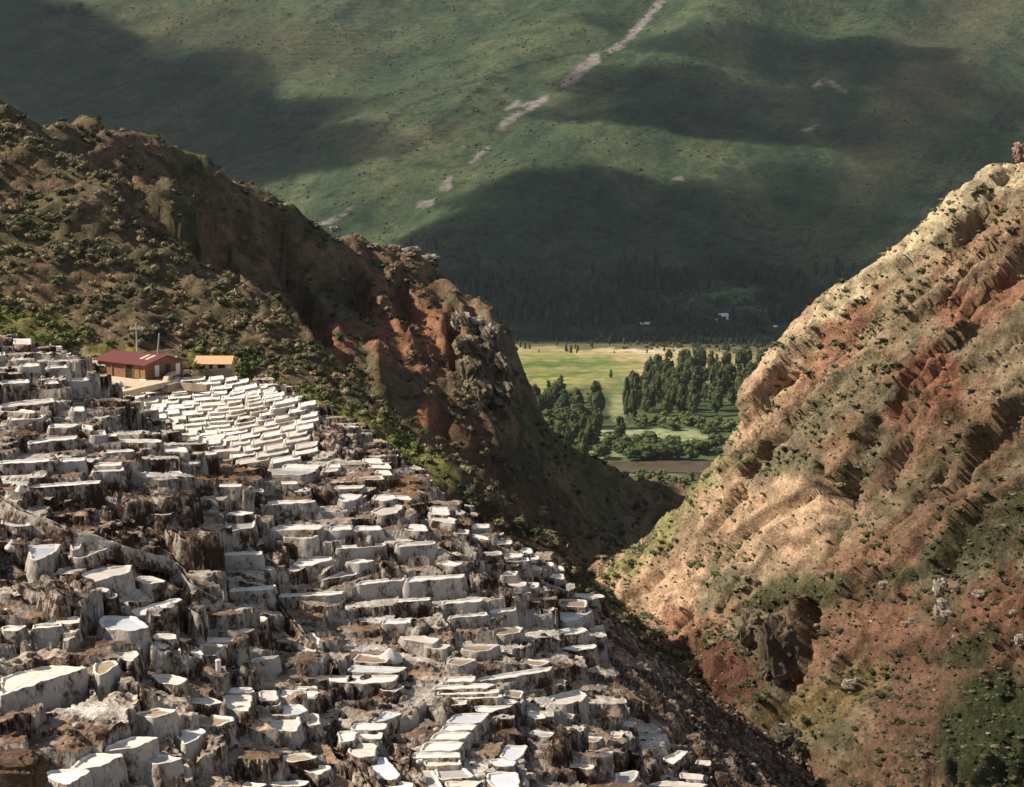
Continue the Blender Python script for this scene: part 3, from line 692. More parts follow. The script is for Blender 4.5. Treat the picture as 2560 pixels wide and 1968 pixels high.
st = 1.3; ledge = np.floor(rough/st)*st+st*sstep(.6, .95, (rough/st) % 1.0); ZA = np.where(hollow > .3, ledge*.75+rough*.25-.5, ZA)
def densify(P, d):
    out = []
    for i in range(len(P)):
        a, b = P[i], P[(i+1) % len(P)]; n = max(1, int(round(np.linalg.norm(b-a)/d)))
        for k in range(n): out.append(a+(b-a)*k/n)
    return np.array(out)
def chaikin(P, r=.22):
    Q = []
    for i in range(len(P)):
        a, b = P[i], P[(i+1) % len(P)]; L = np.linalg.norm(b-a); t = min(r, .45/max(L, .01)); Q += [a+(b-a)*t, b-(b-a)*t]
    return np.array(Q)
def prep(q):
    P = q['P']; y0, y1 = P[:, 1].min(), P[:, 1].max()
    c = hit(tA, P[:, 0].mean(), P[:, 1].mean()+.25*(y1-y0), 90, 345); q['z'] = c[2]; q['Y'] = c[1]
    W = atZ(P[:, 0], P[:, 1], c[2])[:, :2]; a = np.sum(W[:, 0]*np.roll(W[:, 1], -1)-np.roll(W[:, 0], -1)*W[:, 1])/2
    if a < 0: W = W[::-1]
    q['W'] = W; q['area'] = abs(a); q['hm'] = q['h']*np.linalg.norm(c)/F
banks = []
for a, P in parse(BANKS): banks.append(dict(wall=a[0], h=float(a[1]), P=P))
for q in pans+banks: prep(q)
def sub(W, m):
    i0, i1 = np.searchsorted(xs, [W[:, 0].min()-m, W[:, 0].max()+m]); j0, j1 = np.searchsorted(ys, [W[:, 1].min()-m, W[:, 1].max()+m])
    return slice(j0, j1), slice(i0, i1)
for q in pans+banks:
    W = q['W']; c = W.mean(0); n = c/np.linalg.norm(c); ext = min(3.0, .6+.45*q['hm'])
    s = sub(W, ext+1)
    if XA[s].size == 0: continue
    for k in np.arange(.35, ext+.1, .5):
        m = inpoly(W-n*k, XA[s], YA[s]); zc = q['z']-q['hm']-.1-.12*k+.25*rgd[s]
        Z = ZA[s]; Z[m] = np.minimum(Z, zc)[m]; ZA[s] = Z
for q in pans:
    s = sub(q['W'], 1);
    if XA[s].size == 0: continue
    m = inpoly(q['W'], XA[s], YA[s]); Z = ZA[s]; Z[m] = np.minimum(Z, q['z']-.5)[m]; ZA[s] = Z
VA = np.stack([XA, YA, ZA], -1).reshape(-1, 3)
def cA(V, px, py):
    x, y = V[:, 0], V[:, 1]; k = kk.ravel(); r = RID.ravel()
    c = lerp((.065, .043, .029), (.25, .18, .125), sstep(-.35, .4, fbm(x/5, y/5, 91, 5)))
    t = np.array([(.72, .64, .54), (.34, .24, .16), (.76, .70, .62), (.22, .145, .095), (.52, .41, .30), (.15, .095, .06), (.64, .56, .46), (.28, .19, .125)])[(r*7.99).astype(int)]
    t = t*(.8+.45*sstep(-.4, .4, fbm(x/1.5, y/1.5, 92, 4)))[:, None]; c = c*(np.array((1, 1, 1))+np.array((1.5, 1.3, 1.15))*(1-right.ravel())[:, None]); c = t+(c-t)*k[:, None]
    s = sstep(.05, .45, fbm(x/2.2, y/4.5, 93, 5))*(1-right.ravel()); c = c+(np.array((.46, .42, .38))-c)*(s*.55)[:, None]
    o = segmask(px, py, [((540,1165),(640,1160),18),((680,1100),(730,1110),14),((900,1195),(1030,1215),22),((500,1190),(640,1180),16),((210,1085),(100,1075),12),((820,1190),(880,1195),10)]); c = c+(np.array((.36, .17, .07))-c)*(o*.8)[:, None]
    g = segmask(px, py, [((380,1340),(450,1370),22),((340,1385),(470,1345),16)]); c = c+(np.array((.30, .22, .13))-c)*(g*.7)[:, None]
    t = segmask(px, py, [((1500,1620),(1560,1705),4),((1560,1705),(1650,1788),4),((1560,1640),(1600,1700),3),((1735,1812),(1775,1875),6),((1775,1875),(1850,1925),4),((1600,1640),(1650,1700),8),((1880,1930),(1920,1945),5),((1470,1560),(1500,1620),5),((1320,1600),(1420,1680),4),((1160,1360),(1210,1400),4),((1440,1680),(1500,1740),4)])
    c = c+(np.array((.36, .31, .26))-c)*(t*.85)[:, None]
    f = inpoly(FX, px, py); c[f] = c[f]*.15+np.array((.66, .58, .47))*.85
    return c
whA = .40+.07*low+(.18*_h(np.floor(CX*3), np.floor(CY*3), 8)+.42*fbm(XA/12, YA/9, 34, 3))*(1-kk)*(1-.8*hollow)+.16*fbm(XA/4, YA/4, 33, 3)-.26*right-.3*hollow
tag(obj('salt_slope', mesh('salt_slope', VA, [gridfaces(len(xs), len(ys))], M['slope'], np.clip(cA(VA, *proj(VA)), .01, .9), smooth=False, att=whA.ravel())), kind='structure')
WHITE = {'W': .72, 'G': .58, 'M': .46, 'B': .24, 'P': .98}
def inset(R, d):
    e = np.roll(R, -1, 0)-R; e /= np.linalg.norm(e, axis=1)[:, None]+1e-9; nrm = np.stack([e[:, 1], -e[:, 0]], 1)
    n = nrm+np.roll(nrm, 1, 0); L = np.linalg.norm(n, axis=1)[:, None]; n = n/np.maximum(L, .6)
    return R-n*d, n
def make_block(q, root, bank=False, seed=0):
    d = .38 if q['Y'] < 250 else .7; W = chaikin(q['W'], .12); R = densify(W, d)
    R = R+np.stack([fbm(R[:, 0]/1.3, R[:, 1]/1.3, seed, 3), fbm(R[:, 0]/1.3, R[:, 1]/1.3, seed+5, 3)], 1)*(.16 if q['Y'] < 250 else .1)*(3 if bank else 1)
    size = math.sqrt(q['area']); rim = min(.26, size*.07); R1, nr = inset(R, 0); n = len(R); z = q['z']
    far = q['Y'] > 250; H = min(q['hm'], 9)+(1.2 if far else 3.0); nl = 4 if far else max(5, int(H/.55)); idx = np.arange(n); nx = (idx+1) % n
    top = z+(.06 if far else .12)+.10*vn(R[:, 0]*1.1, R[:, 1]*1.1, seed+1)
    if bank: top = z+.9*fbm(R[:, 0]/1.5, R[:, 1]/1.5, seed+1, 3)
    V = []; wv = []; base = WHITE[q['wall']]
    s = np.cumsum(np.linalg.norm(np.roll(R, -1, 0)-R, axis=1)); 
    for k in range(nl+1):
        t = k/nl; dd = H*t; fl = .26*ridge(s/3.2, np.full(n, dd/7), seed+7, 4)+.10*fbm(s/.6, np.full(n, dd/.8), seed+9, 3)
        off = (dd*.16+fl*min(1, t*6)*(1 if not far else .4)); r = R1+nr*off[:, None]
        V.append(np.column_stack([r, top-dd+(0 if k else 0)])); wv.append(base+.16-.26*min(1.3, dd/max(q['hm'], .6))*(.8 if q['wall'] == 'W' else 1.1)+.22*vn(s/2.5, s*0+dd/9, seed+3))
    F_ = []
    for k in range(nl): F_.append(np.stack([k*n+idx, (k+1)*n+idx, (k+1)*n+nx, k*n+nx], 1))
    if bank:
        C = R.mean(0); V.append(np.column_stack([C+(R-C)*.55, top+.5*fbm(R[:, 0], R[:, 1], seed, 3)])); wv.append(np.full(n, base+.1)); b = (nl+1)*n
        F_.append(np.stack([idx, nx, b+nx, b+idx], 1)); F_.append(list(b+idx))
        return mesh('earth', np.concatenate(V), F_, M['wall'], att=np.concatenate(wv), smooth=True)
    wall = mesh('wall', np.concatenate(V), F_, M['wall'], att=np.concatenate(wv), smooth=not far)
    Ri, _ = inset(R, rim); Ri2, _ = inset(R, rim*1.5); zi = top+.01; zb = z-.05
    V2 = np.concatenate([np.column_stack([R, top+.004]), np.column_stack([inset(R, rim*.5)[0], top+.05]), np.column_stack([Ri, zi]), np.column_stack([Ri2, np.full(n, zb)])])
    F2 = [np.stack([k*n+idx, k*n+nx, (k+1)*n+nx, (k+1)*n+idx], 1) for k in range(3)]
    rimm = mesh('rim', V2, F2, M['rim'], smooth=True)
    Rb, _ = inset(R, rim*1.25)
    V3 = np.column_stack([Rb, np.full(n, zb+.02)]); bed = mesh('salt_bed', V3, [list(idx)], M[q['bed']])
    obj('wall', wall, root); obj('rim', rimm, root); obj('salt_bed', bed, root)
M['rim'] = plain('salt_rim', (.74, .68, .59), .8, .25, 1.6)
ORD = 'zeroth first second third fourth fifth sixth seventh eighth ninth tenth eleventh twelfth thirteenth fourteenth fifteenth sixteenth seventeenth eighteenth nineteenth twentieth'.split()
LM = [(305,930,'red-roofed shed'),(310,1570,'oval white pool'),(546,1668,'white barrel'),(1041,1908,'white sacks'),(50,1215,'cone of salt'),(110,1380,'D-shaped white pool'),(330,1395,'diagonal channel'),(380,1265,'brown earth hollow'),
 (1120,1845,'white pan staircase'),(1425,1745,'spoon-shaped cream pan'),(1265,1580,'round tan pan'),(1430,1540,'half-moon brine pool'),(1450,1445,'gorge mouth'),(866,1760,'two-faced earth block'),(95,880,'standing person'),(790,1210,'dark brown earth knob'),(50,1900,'brown earth mound'),(1690,1900,'lone lower-right pan'),(1090,1180,'grassy bank'),(850,1090,'dark crag'),(770,1490,'tallest pale wall')]
BEDW = {'w': 'white', 's': 'glassy white', 'c': 'cream', 't': 'tan muddy', 'g': 'grey'}; WW = {'W': 'pale streaked', 'G': 'grey', 'M': 'mottled brown', 'B': 'dark earth', 'P': 'pale'}
used = {}
for i, q in enumerate(pans):
    cx, cy = q['P'].mean(0); q['c'] = (cx, cy)
    if q['row']: q['lab'] = None; continue
    wd = np.ptp(q['P'][:, 0]); ht = np.ptp(q['P'][:, 1]); sh = 'long narrow' if wd/ht > 6 else ('small' if wd < 55 else 'broad')
    best = min(LM, key=lambda l: np.hypot(l[0]-cx, (l[1]-cy)*1.3)+(1e4 if np.hypot(l[0]-cx, l[1]-cy) < 22 else 0)); dx, dy = cx-best[0], cy-best[1]
    rel = ('below' if dy > 0 else 'above') if abs(dy)*1.6 > abs(dx) else ('right of' if dx > 0 else 'left of')
    q['lab'] = '%s %s pan with %s wall, %s the %s' % (sh, BEDW[q['bed']], WW[q['wall']], rel, best[2]); used.setdefault(q['lab'], []).append(q)
for l, qs in used.items():
    if len(qs) > 1:
        ver = np.ptp([q['c'][1] for q in qs]) > np.ptp([q['c'][0] for q in qs]); qs.sort(key=lambda q: q['c'][1 if ver else 0])
        a, b = l.split(' wall, ')
        for k, q in enumerate(qs): q['lab'] = '%s wall, %s %s %s' % (a, ORD[k+1], 'down' if ver else 'from left', b)
OWN = {(246,1560): 'bright white oval brine pool on a tall grey streaked wall', (67,1366): 'D-shaped white brine pool under the diagonal earth channel', (1222,1581): 'round tan pan with a pale raised rim on a ridge end', (1343,1753): 'spoon-shaped cream pan on a flared pale wall', (1393,1546): 'half-moon pool of milky turquoise brine near the right edge', (0,1744): 'largest cream pan, at left edge above the tallest streaked wall', (1654,1896): 'lone white pan standing on the dark lower right slope', (693,1496): 'long white-rimmed pan with the tallest pale wall mid-slope', (428,1829): 'white triangular pan draining over a cleft grey wall'}
for q in pans:
    k = tuple(q['P'][0].astype(int))
    if k in OWN: q['lab'] = OWN[k]
    if q['row']: q['lab'] = '%s salt pan, %s from left in the %s row below the red-roofed shed' % ({'w': 'white', 'c': 'cream'}[q['bed']], ORD[q['col']], ORD[q['row']])
for q in pans:
    if len(q['lab'].split()) > 16: q['lab'] = q['lab'].replace('long narrow ', '').replace(' muddy', '')
for i, q in enumerate(pans):
    c = q['W'].mean(0); root = empty('salt_pan', (0, 0, 0)); make_block(q, root, seed=100+i*3)
    o = np.array([c[0], c[1], q['z']]); root.location = o
    for ch in root.children:
        co = np.empty(len(ch.data.vertices)*3, np.float32); ch.data.vertices.foreach_get('co', co); ch.data.vertices.foreach_set('co', (co.reshape(-1, 3)-o).ravel().astype(np.float32)); ch.data.update()
    tag(root, q['lab'], 'salt pan', 'small salt pans in the flat field' if q['row'] else 'salt pans stepping down the slope')
BL = ['tall two-faced brown earth block between white pans', 'dark squared earth block right of the oval pool', 'pale wedge-shaped block left of the pan staircase', 'spiky grey earth fin above the pan staircase', 'rounded furrowed brown mound right of the pan staircase', 'dark brown bank at left edge above grey walls',
 'rough brown bank topping the earth hollow', 'layered brown ledge inside the earth hollow', 'long low brown ledge at bottom of the earth hollow', 'dark brown earth knob among white pans', 'dark crag at right end of the flat pan field', 'smaller dark crag below the flat pan field edge', 'small dark bank beside tan pan on the right edge', 'square brown bank above twin long pans', 'diagonal dark brown bank left of bottom white pools', 'narrow brown bank between pools and pan staircase', 'small brown bank above the two cream slivers', 'mottled bank at lower end of the diagonal channel', 'brown bank under the tan flat pan at right', 'dark bank left of the lone white pan', 'fluted grey bank beside the white barrel', 'small brown bank under paired round pans', 'brown bank between stepped pale walls mid-slope', 'brown bank below the longest pale wall', 'mottled bank below the flat white square pan']
for i, q in enumerate(banks):
    me = make_block(q, None, True, 900+i*5); o = np.array([*q['W'].mean(0), q['z']])
    co = np.empty(len(me.vertices)*3, np.float32); me.vertices.foreach_get('co', co); me.vertices.foreach_set('co', (co.reshape(-1, 3)-o).ravel().astype(np.float32)); me.update()
    b = obj('earth_bank', me); b.location = o; tag(b, BL[i], 'earth bank', 'earth banks between the pans')
# diagonal channel bank
def ribbon(pts, w, up, dn, name, label, cat, white=.5, m=None):
    C = np.array([hit(tA, a, b, 90, 340) for a, b in pts]); 
    t = np.linspace(0, len(C)-1, len(C)*9); C = np.stack([np.interp(t, np.arange(len(C)), C[:, k]) for k in range(3)], 1)
    d = np.gradient(C[:, :2], axis=0); d /= np.linalg.norm(d, axis=1)[:, None]; nr = np.stack([-d[:, 1], d[:, 0]], 1); n = len(C)
    prof = [(-w*1.9, up-dn), (-w*.75, up-.15), (-w*.55, up+.12), (-w*.3, up+.1), (-w*.2, up-.15), (w*.2, up-.15), (w*.3, up+.1), (w*.55, up+.12), (w*.75, up-.2), (w*1.9, up-dn)]
    V = []
    for j, (o, z) in enumerate(prof):
        V.append(np.column_stack([C[:, :2]+nr*(o+.25*fbm(t*2, t*0+j, 5, 3))[:, None], C[:, 2]+z+.2*fbm(t*1.5, t*0+j*.3, 9, 3)]))
    V = np.concatenate(V); i = np.arange(len(prof)*n).reshape(len(prof), n); Fc = np.stack([i[:-1, :-1], i[:-1, 1:], i[1:, 1:], i[1:, :-1]], -1).reshape(-1, 4)
    at = np.repeat([white-.4, white, white+.25, white, white-.2, white-.2, white, white+.25, white, white-.4], n)
    o = obj(name, mesh(name, V, [Fc], m or M['wall'], att=at, smooth=True)); tag(o, label, cat); return o
ribbon([(-30,1248),(0,1263),(55,1300),(130,1328),(165,1345),(240,1362),(310,1388),(370,1405),(425,1418),(450,1440),(480,1482),(540,1515),(600,1545)], .7, 1.0, 1.9, 'earth_channel', 'long diagonal earth channel with pale rims crossing the left pans', 'channel', .62)
ribbon([(690,1500),(720,1550),(760,1600),(800,1640),(840,1680)], .45, .6, 2.2, 'earth_channel', 'short earth channel dropping past the cream slab mid-slope', 'channel', .3)
ribbon([(1130,1360),(1165,1375),(1190,1398),(1215,1405)], .35, .9, 1.6, 'earth_channel', 'thin pale channel near the tan pan on the right edge', 'channel', .6)
# ================================================================== CLOUDS (their shadows dapple the mountain)
mv = bpy.data.materials.new('cloud_vapour'); mv.use_nodes = True; nt = mv.node_tree; nt.nodes.remove(nt.nodes['Principled BSDF'])
pv = nt.nodes.new('ShaderNodeVolumePrincipled'); pv.inputs['Color'].default_value = (1, 1, 1, 1); pv.inputs['Density'].default_value = .0046; pv.inputs['Anisotropy'].default_value = .6
nt.links.new(pv.outputs[0], nt.nodes['Material Output'].inputs['Volume']); M['cloud'] = mv
def ico(sub=1):
    t = (1+5**.5)/2; V = [(-1,t,0),(1,t,0),(-1,-t,0),(1,-t,0),(0,-1,t),(0,1,t),(0,-1,-t),(0,1,-t),(t,0,-1),(t,0,1),(-t,0,-1),(-t,0,1)]
    Fc = [(0,11,5),(0,5,1),(0,1,7),(0,7,10),(0,10,11),(1,5,9),(5,11,4),(11,10,2),(10,7,6),(7,1,8),(3,9,4),(3,4,2),(3,2,6),(3,6,8),(3,8,9),(4,9,5),(2,4,11),(6,2,10),(8,6,7),(9,8,1)]
    V = [np.array(v, float)/np.linalg.norm(v) for v in V]
    for _ in range(sub):
        d = {}; N_ = []
        def mid(a, b):
            k = (min(a, b), max(a, b))
            if k not in d: m = V[a]+V[b]; V.append(m/np.linalg.norm(m)); d[k] = len(V)-1
            return d[k]
        for a, b, c in Fc: x, y, z = mid(a, b), mid(b, c), mid(c, a); N_ += [(a, x, z), (b, y, x), (c, z, y), (x, y, z)]
        Fc = N_
    return np.array(V), np.array(Fc)
IV, IF = ico(3)
def n3(V, s, seed): return fbm(V[:, 0]*s+V[:, 2]*s*.7, V[:, 1]*s-V[:, 2]*s*.7, seed, 4)
def cloud(P, r, alt, seed, label):
    t = (alt-P[2])/SUN[2]; c = P+SUN*t; V = IV*(1+.42*n3(IV, 1.5, seed))[:, None]*np.array(r)
    o = obj('cloud', mesh('cloud', V, [IF], M['cloud'], smooth=True)); o.location = c; tag(o, label, 'cloud', 'clouds drifting above the valley', 'stuff')
def mhit(px, py):
    Y = np.linspace(3300, 6800, 140); P = atY(np.full(140, px), np.full(140, py), Y); d = P[:, 2]-np.maximum(zE(P[:, 0], P[:, 1]), zV(P[:, 0], P[:, 1])); i = np.where(d < 0)[0]
    return P[i[0]] if len(i) else P[-1]
for k, (px, py, rx, ry, rz) in enumerate([(60,200,300,260,260),(250,260,330,230,260),(440,340,330,150,240),(640,400,220,90,180),(620,330,200,90,160),(40,20,160,60,120),
    (1560,200,120,42,110),(1680,235,170,62,150),(1860,255,170,74,160),(1640,285,200,40,120),(1980,170,170,70,150),(2120,130,160,60,140),(2230,300,90,150,120),(2420,250,120,190,130),(2520,480,120,200,130),(1900,330,190,40,130),(1700,310,150,36,120),(1480,55,60,26,60),
    (1500,530,230,60,150),(1560,640,330,80,170),(1750,560,200,70,150),(1930,600,260,100,170),(1720,700,420,90,180),(2140,500,130,70,120),(1330,720,300,70,150),(1380,600,110,40,110),
    (1500,800,500,90,170),(1080,745,200,60,130),(1950,770,260,100,150),]):
    cloud(mhit(px, py), (rx*1.2, ry*2.3, rz*1.7), 1900, k*7, 'thick white cloud above the far mountain')
pass
cloud(atY(2560, 1650, 225), (55, 85, 90), 1500, 211, 'unseen cloud thickened to darken the lower right slope')  # out of view, made thick to dim the lower right corner
cloud(atY(150, 1500, 170), (15, 20, 40), 1500, 215, 'unseen cloud thickened to darken the lower right slope')
# ================================================================== VEGETATION
def unit_bush(nl, seed, squash=.75, leaf=.22, core=.72):
    r = np.random.default_rng(seed); V0, F0 = ico(1); V = V0*core*(1+.25*n3(V0, 1.7, seed))[:, None]; V[:, 2] = V[:, 2]*squash+.45
    Vs = [V]; Fs = [F0]; b = len(V)
    d = r.normal(size=(nl, 3)); d[:, 2] = np.abs(d[:, 2])*.9-.15; d /= np.linalg.norm(d, axis=1)[:, None]; c = d*(r.uniform(.7, 1.05, nl))[:, None]; c[:, 2] = c[:, 2]*squash+.45
    T = c[:, None]+r.normal(size=(nl, 3, 3))*leaf; Vs.append(T.reshape(-1, 3)); Fs.append(np.arange(nl*3).reshape(-1, 3)+b)
    return np.concatenate(Vs), np.concatenate(Fs)
BUSH = [unit_bush(34, s) for s in range(5)]; DOT = [(lambda V, F: (V*(1+.3*n3(V, 2, s))[:, None]*[1, 1, .8]+[0, 0, .4], F))(*ico(0)) for s in range(4)]
def scatter(name, P, S, C, tmpl, label, m='leaf', cat='scrub', smooth=False):
    Vs = []; Fs = []; Cs = []; b = 0; r = np.random.default_rng(len(P))
    which = r.integers(0, len(tmpl), len(P)); ang = r.uniform(0, 2*pi, len(P))
    for k, (TV, TF) in enumerate(tmpl):
        i = np.where(which == k)[0]; n = len(i)
        if n == 0: continue
        ca, sa = np.cos(ang[i]), np.sin(ang[i]); s = S[i]
        X = (TV[None, :, 0]*ca[:, None]-TV[None, :, 1]*sa[:, None])*s[:, 0:1]; Y = (TV[None, :, 0]*sa[:, None]+TV[None, :, 1]*ca[:, None])*s[:, 0:1]; Z = TV[None, :, 2]*s[:, 1:2]
        V = np.stack([X, Y, Z], -1)+P[i][:, None]; c = np.repeat(C[i][:, None], len(TV), 1)*r.uniform(.75, 1.3, (n, len(TV), 1))
        Vs.append(V.reshape(-1, 3)); Cs.append(c.reshape(-1, 3)); Fs.append((TF[None]+(np.arange(n)*len(TV))[:, None, None]+b).reshape(-1, 3)); b += n*len(TV)
    o = obj(name, mesh(name, np.concatenate(Vs), [np.concatenate(Fs)], M[m], np.concatenate(Cs), smooth=smooth)); tag(o, label, cat, kind='stuff'); return o
def pick(xr, yr, n, zf, dens, seed):
    r = np.random.default_rng(seed); x = r.uniform(*xr, n*6); y = r.uniform(*yr, n*6); z = zf(x, y); P = np.stack([x, y, z], -1); px, py = proj(P)
    m = (px > -60) & (px < 2620) & (py > -40) & (py < 2060); P, px, py = P[m], px[m], py[m]; k = r.random(len(P)) < dens(P, px, py)
    return P[k][:n]
G1 = np.array([(.045, .065, .022), (.07, .085, .03), (.10, .105, .045), (.13, .115, .06), (.04, .05, .025)])
def pickV(V, n, dens, seed):
    r = np.random.default_rng(seed); P = V[r.integers(0, len(V), n*6)]+r.uniform(-.25, .25, (n*6, 3))*[1, 1, 0]; px, py = proj(P); m = (px > -60) & (px < 2620) & (py > -40) & (py < 2060); P, px, py = P[m], px[m], py[m]; return P[r.random(len(P)) < dens(P, px, py)][:n]
def cols(n, seed, G=G1): r = np.random.default_rng(seed); return .85*G[r.integers(0, len(G), n)]*r.uniform(.7, 1.3, (n, 1))
def sizes(n, a, b, seed, h=1): r = np.random.default_rng(seed); s = a+(b-a)*r.random(n)**2.2; return np.stack([s, s*h], 1)
P = pick((-330, 190), (370, 800), 13000, zB, lambda P, px, py: .18+.9*sstep(0, .3, fbm((P[:, 0]-P[:, 2])/16, P[:, 1]/24, 19, 4)), 1); P[:, 2] -= .3
scatter('hill_scrub', P, sizes(len(P), .4, 1.7, 2), cols(len(P), 3, np.array([(.065, .08, .035), (.11, .115, .05), (.20, .17, .095), (.26, .19, .12), (.05, .06, .03)])), BUSH, 'dark low scrub covering the rocky left hill')
P = pick((-240, 80), (285, 480), 11000, zS, lambda P, px, py: .2+.8*sstep(-.05, .3, fbm((P[:, 0]-P[:, 2])/10, P[:, 1]/10, 29, 4)), 4); P[:, 2] -= .2
px, py = proj(P); gm = segmask(px, py, [((-50,800),(200,860),45),((480,900),(620,935),22),((540,925),(700,975),30),((700,975),(1000,1120),34),((1000,1120),(1120,1190),28)]) > .4
c = cols(len(P), 5, np.array([(.07, .08, .035), (.12, .12, .055), (.20, .17, .09), (.26, .20, .12)])); c[gm] = cols(gm.sum(), 6, np.array([(.13, .15, .04), (.08, .11, .03), (.19, .19, .07)]))
m = (py > 935) & (px < 780) & ~gm | ((px > 190) & (px < 450) & (py > 868) & (py < 950)); P, c = P[~m], c[~m]
scatter('hill_scrub', P, sizes(len(P), .4, 1.7, 6), c, BUSH, 'olive and brown scrub on the spur behind the shed')
def dC(P, px, py):
    v_, u_ = diagC(P[:, 0], P[:, 2]); d = .10+.85*sstep(-.02, .32, fbm(v_/7, u_/16, 71, 4)); A = np.zeros(len(P))
    for (x, y, rx, ry, ro) in [(2330,1420,230,60,-22),(2430,1620,90,40,-30),(2500,1830,160,140,-40),(2480,1300,160,60,-25),(2450,1080,170,30,-32),(1930,1490,90,30,-30),(2060,1480,70,45,-30),(1830,1600,60,60,0),(2020,1080,140,50,-50),(2150,980,130,40,-40),(2330,700,260,36,-40),(2100,1700,40,24,-30)]:
        a = radians(ro); u = (px-x)*cos(a)+(py-y)*sin(a); v = -(px-x)*sin(a)+(py-y)*cos(a); A = np.maximum(A, sstep(1.15, .8, np.hypot(u/rx, v/ry)))
    O = np.zeros(len(P))
    for (x, y, rx, ry) in [(1680,1470,120,70),(1990,1290,100,110),(2330,960,80,80),(2400,760,130,50),(1730,1700,110,90)]: O = np.maximum(O, sstep(1.1, .8, np.hypot((px-x)/rx, (py-y)/ry)))
    return np.clip(d+A, 0, 1)*(1-.85*O)
P = pickV(VC, 12000, dC, 9); P[:, 2] -= .12; dd = P[:, 1]
s = sizes(len(P), .2, .9, 10)*(np.clip(dd/230, .8, 1.5))[:, None]*np.random.default_rng(77).uniform([.8, .4], [1.3, .8], (len(P), 2)); scatter('slope_scrub', P, s, cols(len(P), 11, np.array([(.06, .08, .03), (.09, .10, .045), (.16, .145, .075), (.24, .20, .12), (.12, .12, .06), (.045, .055, .025)])), BUSH, 'green bushes and tufts on the red right slope')
P = pickV(VC, 20000, lambda P, px, py: .6+0*px, 81)
scatter('grass_tufts', P-[0, 0, .05], sizes(len(P), .12, .42, 82, .8), cols(len(P), 83, np.array([(.08, .085, .04), (.14, .12, .065), (.20, .16, .09), (.055, .06, .03), (.17, .10, .065)])), DOT, 'dry grass tufts over the red right slope', cat='grass')
# stones on the right slope
P = pickV(VC, 1600, lambda P, px, py: .5+0*px, 19)
scatter('loose_stones', P-[0, 0, .05], sizes(len(P), .08, .55, 20, .8), cols(len(P), 21, np.array([(.3, .22, .16), (.24, .19, .15), (.18, .11, .08), (.36, .32, .27)])), DOT, 'loose stones strewn over the red right slope', 'rock', 'stones')
# rubble on the salt slope
def zAi(x, y): i = np.clip(((x-xs[0])/.26).astype(int), 0, len(xs)-1); j = np.clip(((y-ys[0])/.26).astype(int), 0, len(ys)-1); return ZA[j, i]
P = pick((-110, 70), (110, 340), 6000, zAi, lambda P, px, py: .25+.6*sstep(0, .3, fbm(P[:, 0]/5, P[:, 1]/5, 55, 3)), 23)
scatter('rubble', P-[0, 0, .05], sizes(len(P), .1, .55, 24, .8), cols(len(P), 25, np.array([(.10, .065, .04), (.20, .15, .11), (.42, .38, .34), (.06, .04, .03)])), DOT, 'earth clods and salt lumps between the pans', 'rock', 'rubble')
# mountain scrub
P = pick((-1900, 2400), (3500, 6600), 6000, zE, lambda P, px, py: .12+.8*sstep(0, .4, fbm(P[:, 0]/130, P[:, 1]/130, 23, 4)), 13)
scatter('mountain_scrub', P, sizes(len(P), 1.2, 4.6, 14), cols(len(P), 15)*1.1, DOT, 'dark shrubs dotting the green far mountain')
# ---- trees
M['bark'] = plain('bark', (.20, .16, .12), .9, .3, 3)
def crown_mesh(kind, seed):
    r = np.random.default_rng(seed); V = []; Fc = []
    n = {'poplar': 330, 'round': 300, 'bush': 190}[kind]
    nb = 15 if kind == 'poplar' else 12; t = r.uniform(.05, 1, nb)
    if kind == 'poplar': R = .13*(np.sin(pi*np.clip(t, 0, 1)**.75)**.6+.12); cz = .14+.84*t
    else: R = .34*np.sqrt(np.clip(1-((t-.45)/.62)**2, .05, 1)); cz = .22+.66*t
    a = r.uniform(0, 2*pi, nb); C = np.stack([np.cos(a)*R*.7, np.sin(a)*R*.7, cz], 1); cr = R*r.uniform(.45, .8, nb)+.03
    sc = {'poplar': 2.1, 'round': 1, 'bush': 1}[kind]
    for k in range(n):
        b = r.integers(0, nb); d = r.normal(size=3); d /= np.linalg.norm(d); c = C[b]+d*cr[b]*np.array([1, 1, sc])*r.uniform(.75, 1.05); s = .028 if kind == 'poplar' else .045
        i = len(V); V += [c+r.normal(size=3)*s for _ in range(3)]; Fc.append((i, i+1, i+2))
    V0, F0 = ico(1)
    for b in range(nb): i = len(V); V += list(C[b]+V0*cr[b]*.72*np.array([1, 1, sc])*(1+.3*n3(V0+b, 2, seed))[:, None]); Fc += [tuple(f+i) for f in F0]
    V = np.array(V); col = np.array({'poplar': (.05, .062, .018), 'round': (.062, .078, .022), 'bush': (.085, .105, .03)}[kind])*r.uniform(.55, 1.5, (len(V), 1)); 
    return mesh(kind+'_crown', V, [np.array(Fc)], M['leaf'], col)
def trunk_mesh(kind):
    b = MB(); b.tube((0, 0, -.03), (0, 0, .55), .016, .008, 7)
    for k in range(4): a = k*1.7; b.tube((0, 0, .16+.08*k), (.09*cos(a), .09*sin(a), .34+.1*k), .007, .003, 5)
    return mesh('trunk', b.V, b.F, M['bark'])
TR = {k: ([crown_mesh(k, s*11+3) for s in range(4)], trunk_mesh(k)) for k in ('poplar', 'round', 'bush')}
def tree(P, h, kind, label, group, w=1):
    r = empty({'poplar': 'eucalyptus_tree', 'round': 'broadleaf_tree', 'bush': 'hedge_tree'}[kind], tuple(P), random.uniform(0, 6.28)); r.scale = (h*w, h*w, h)
    obj('crown', random.choice(TR[kind][0]), r); obj('trunk', TR[kind][1], r); tag(r, label, 'tree', group)
def gnd(px, py): return atZ(px, py, -338.0)
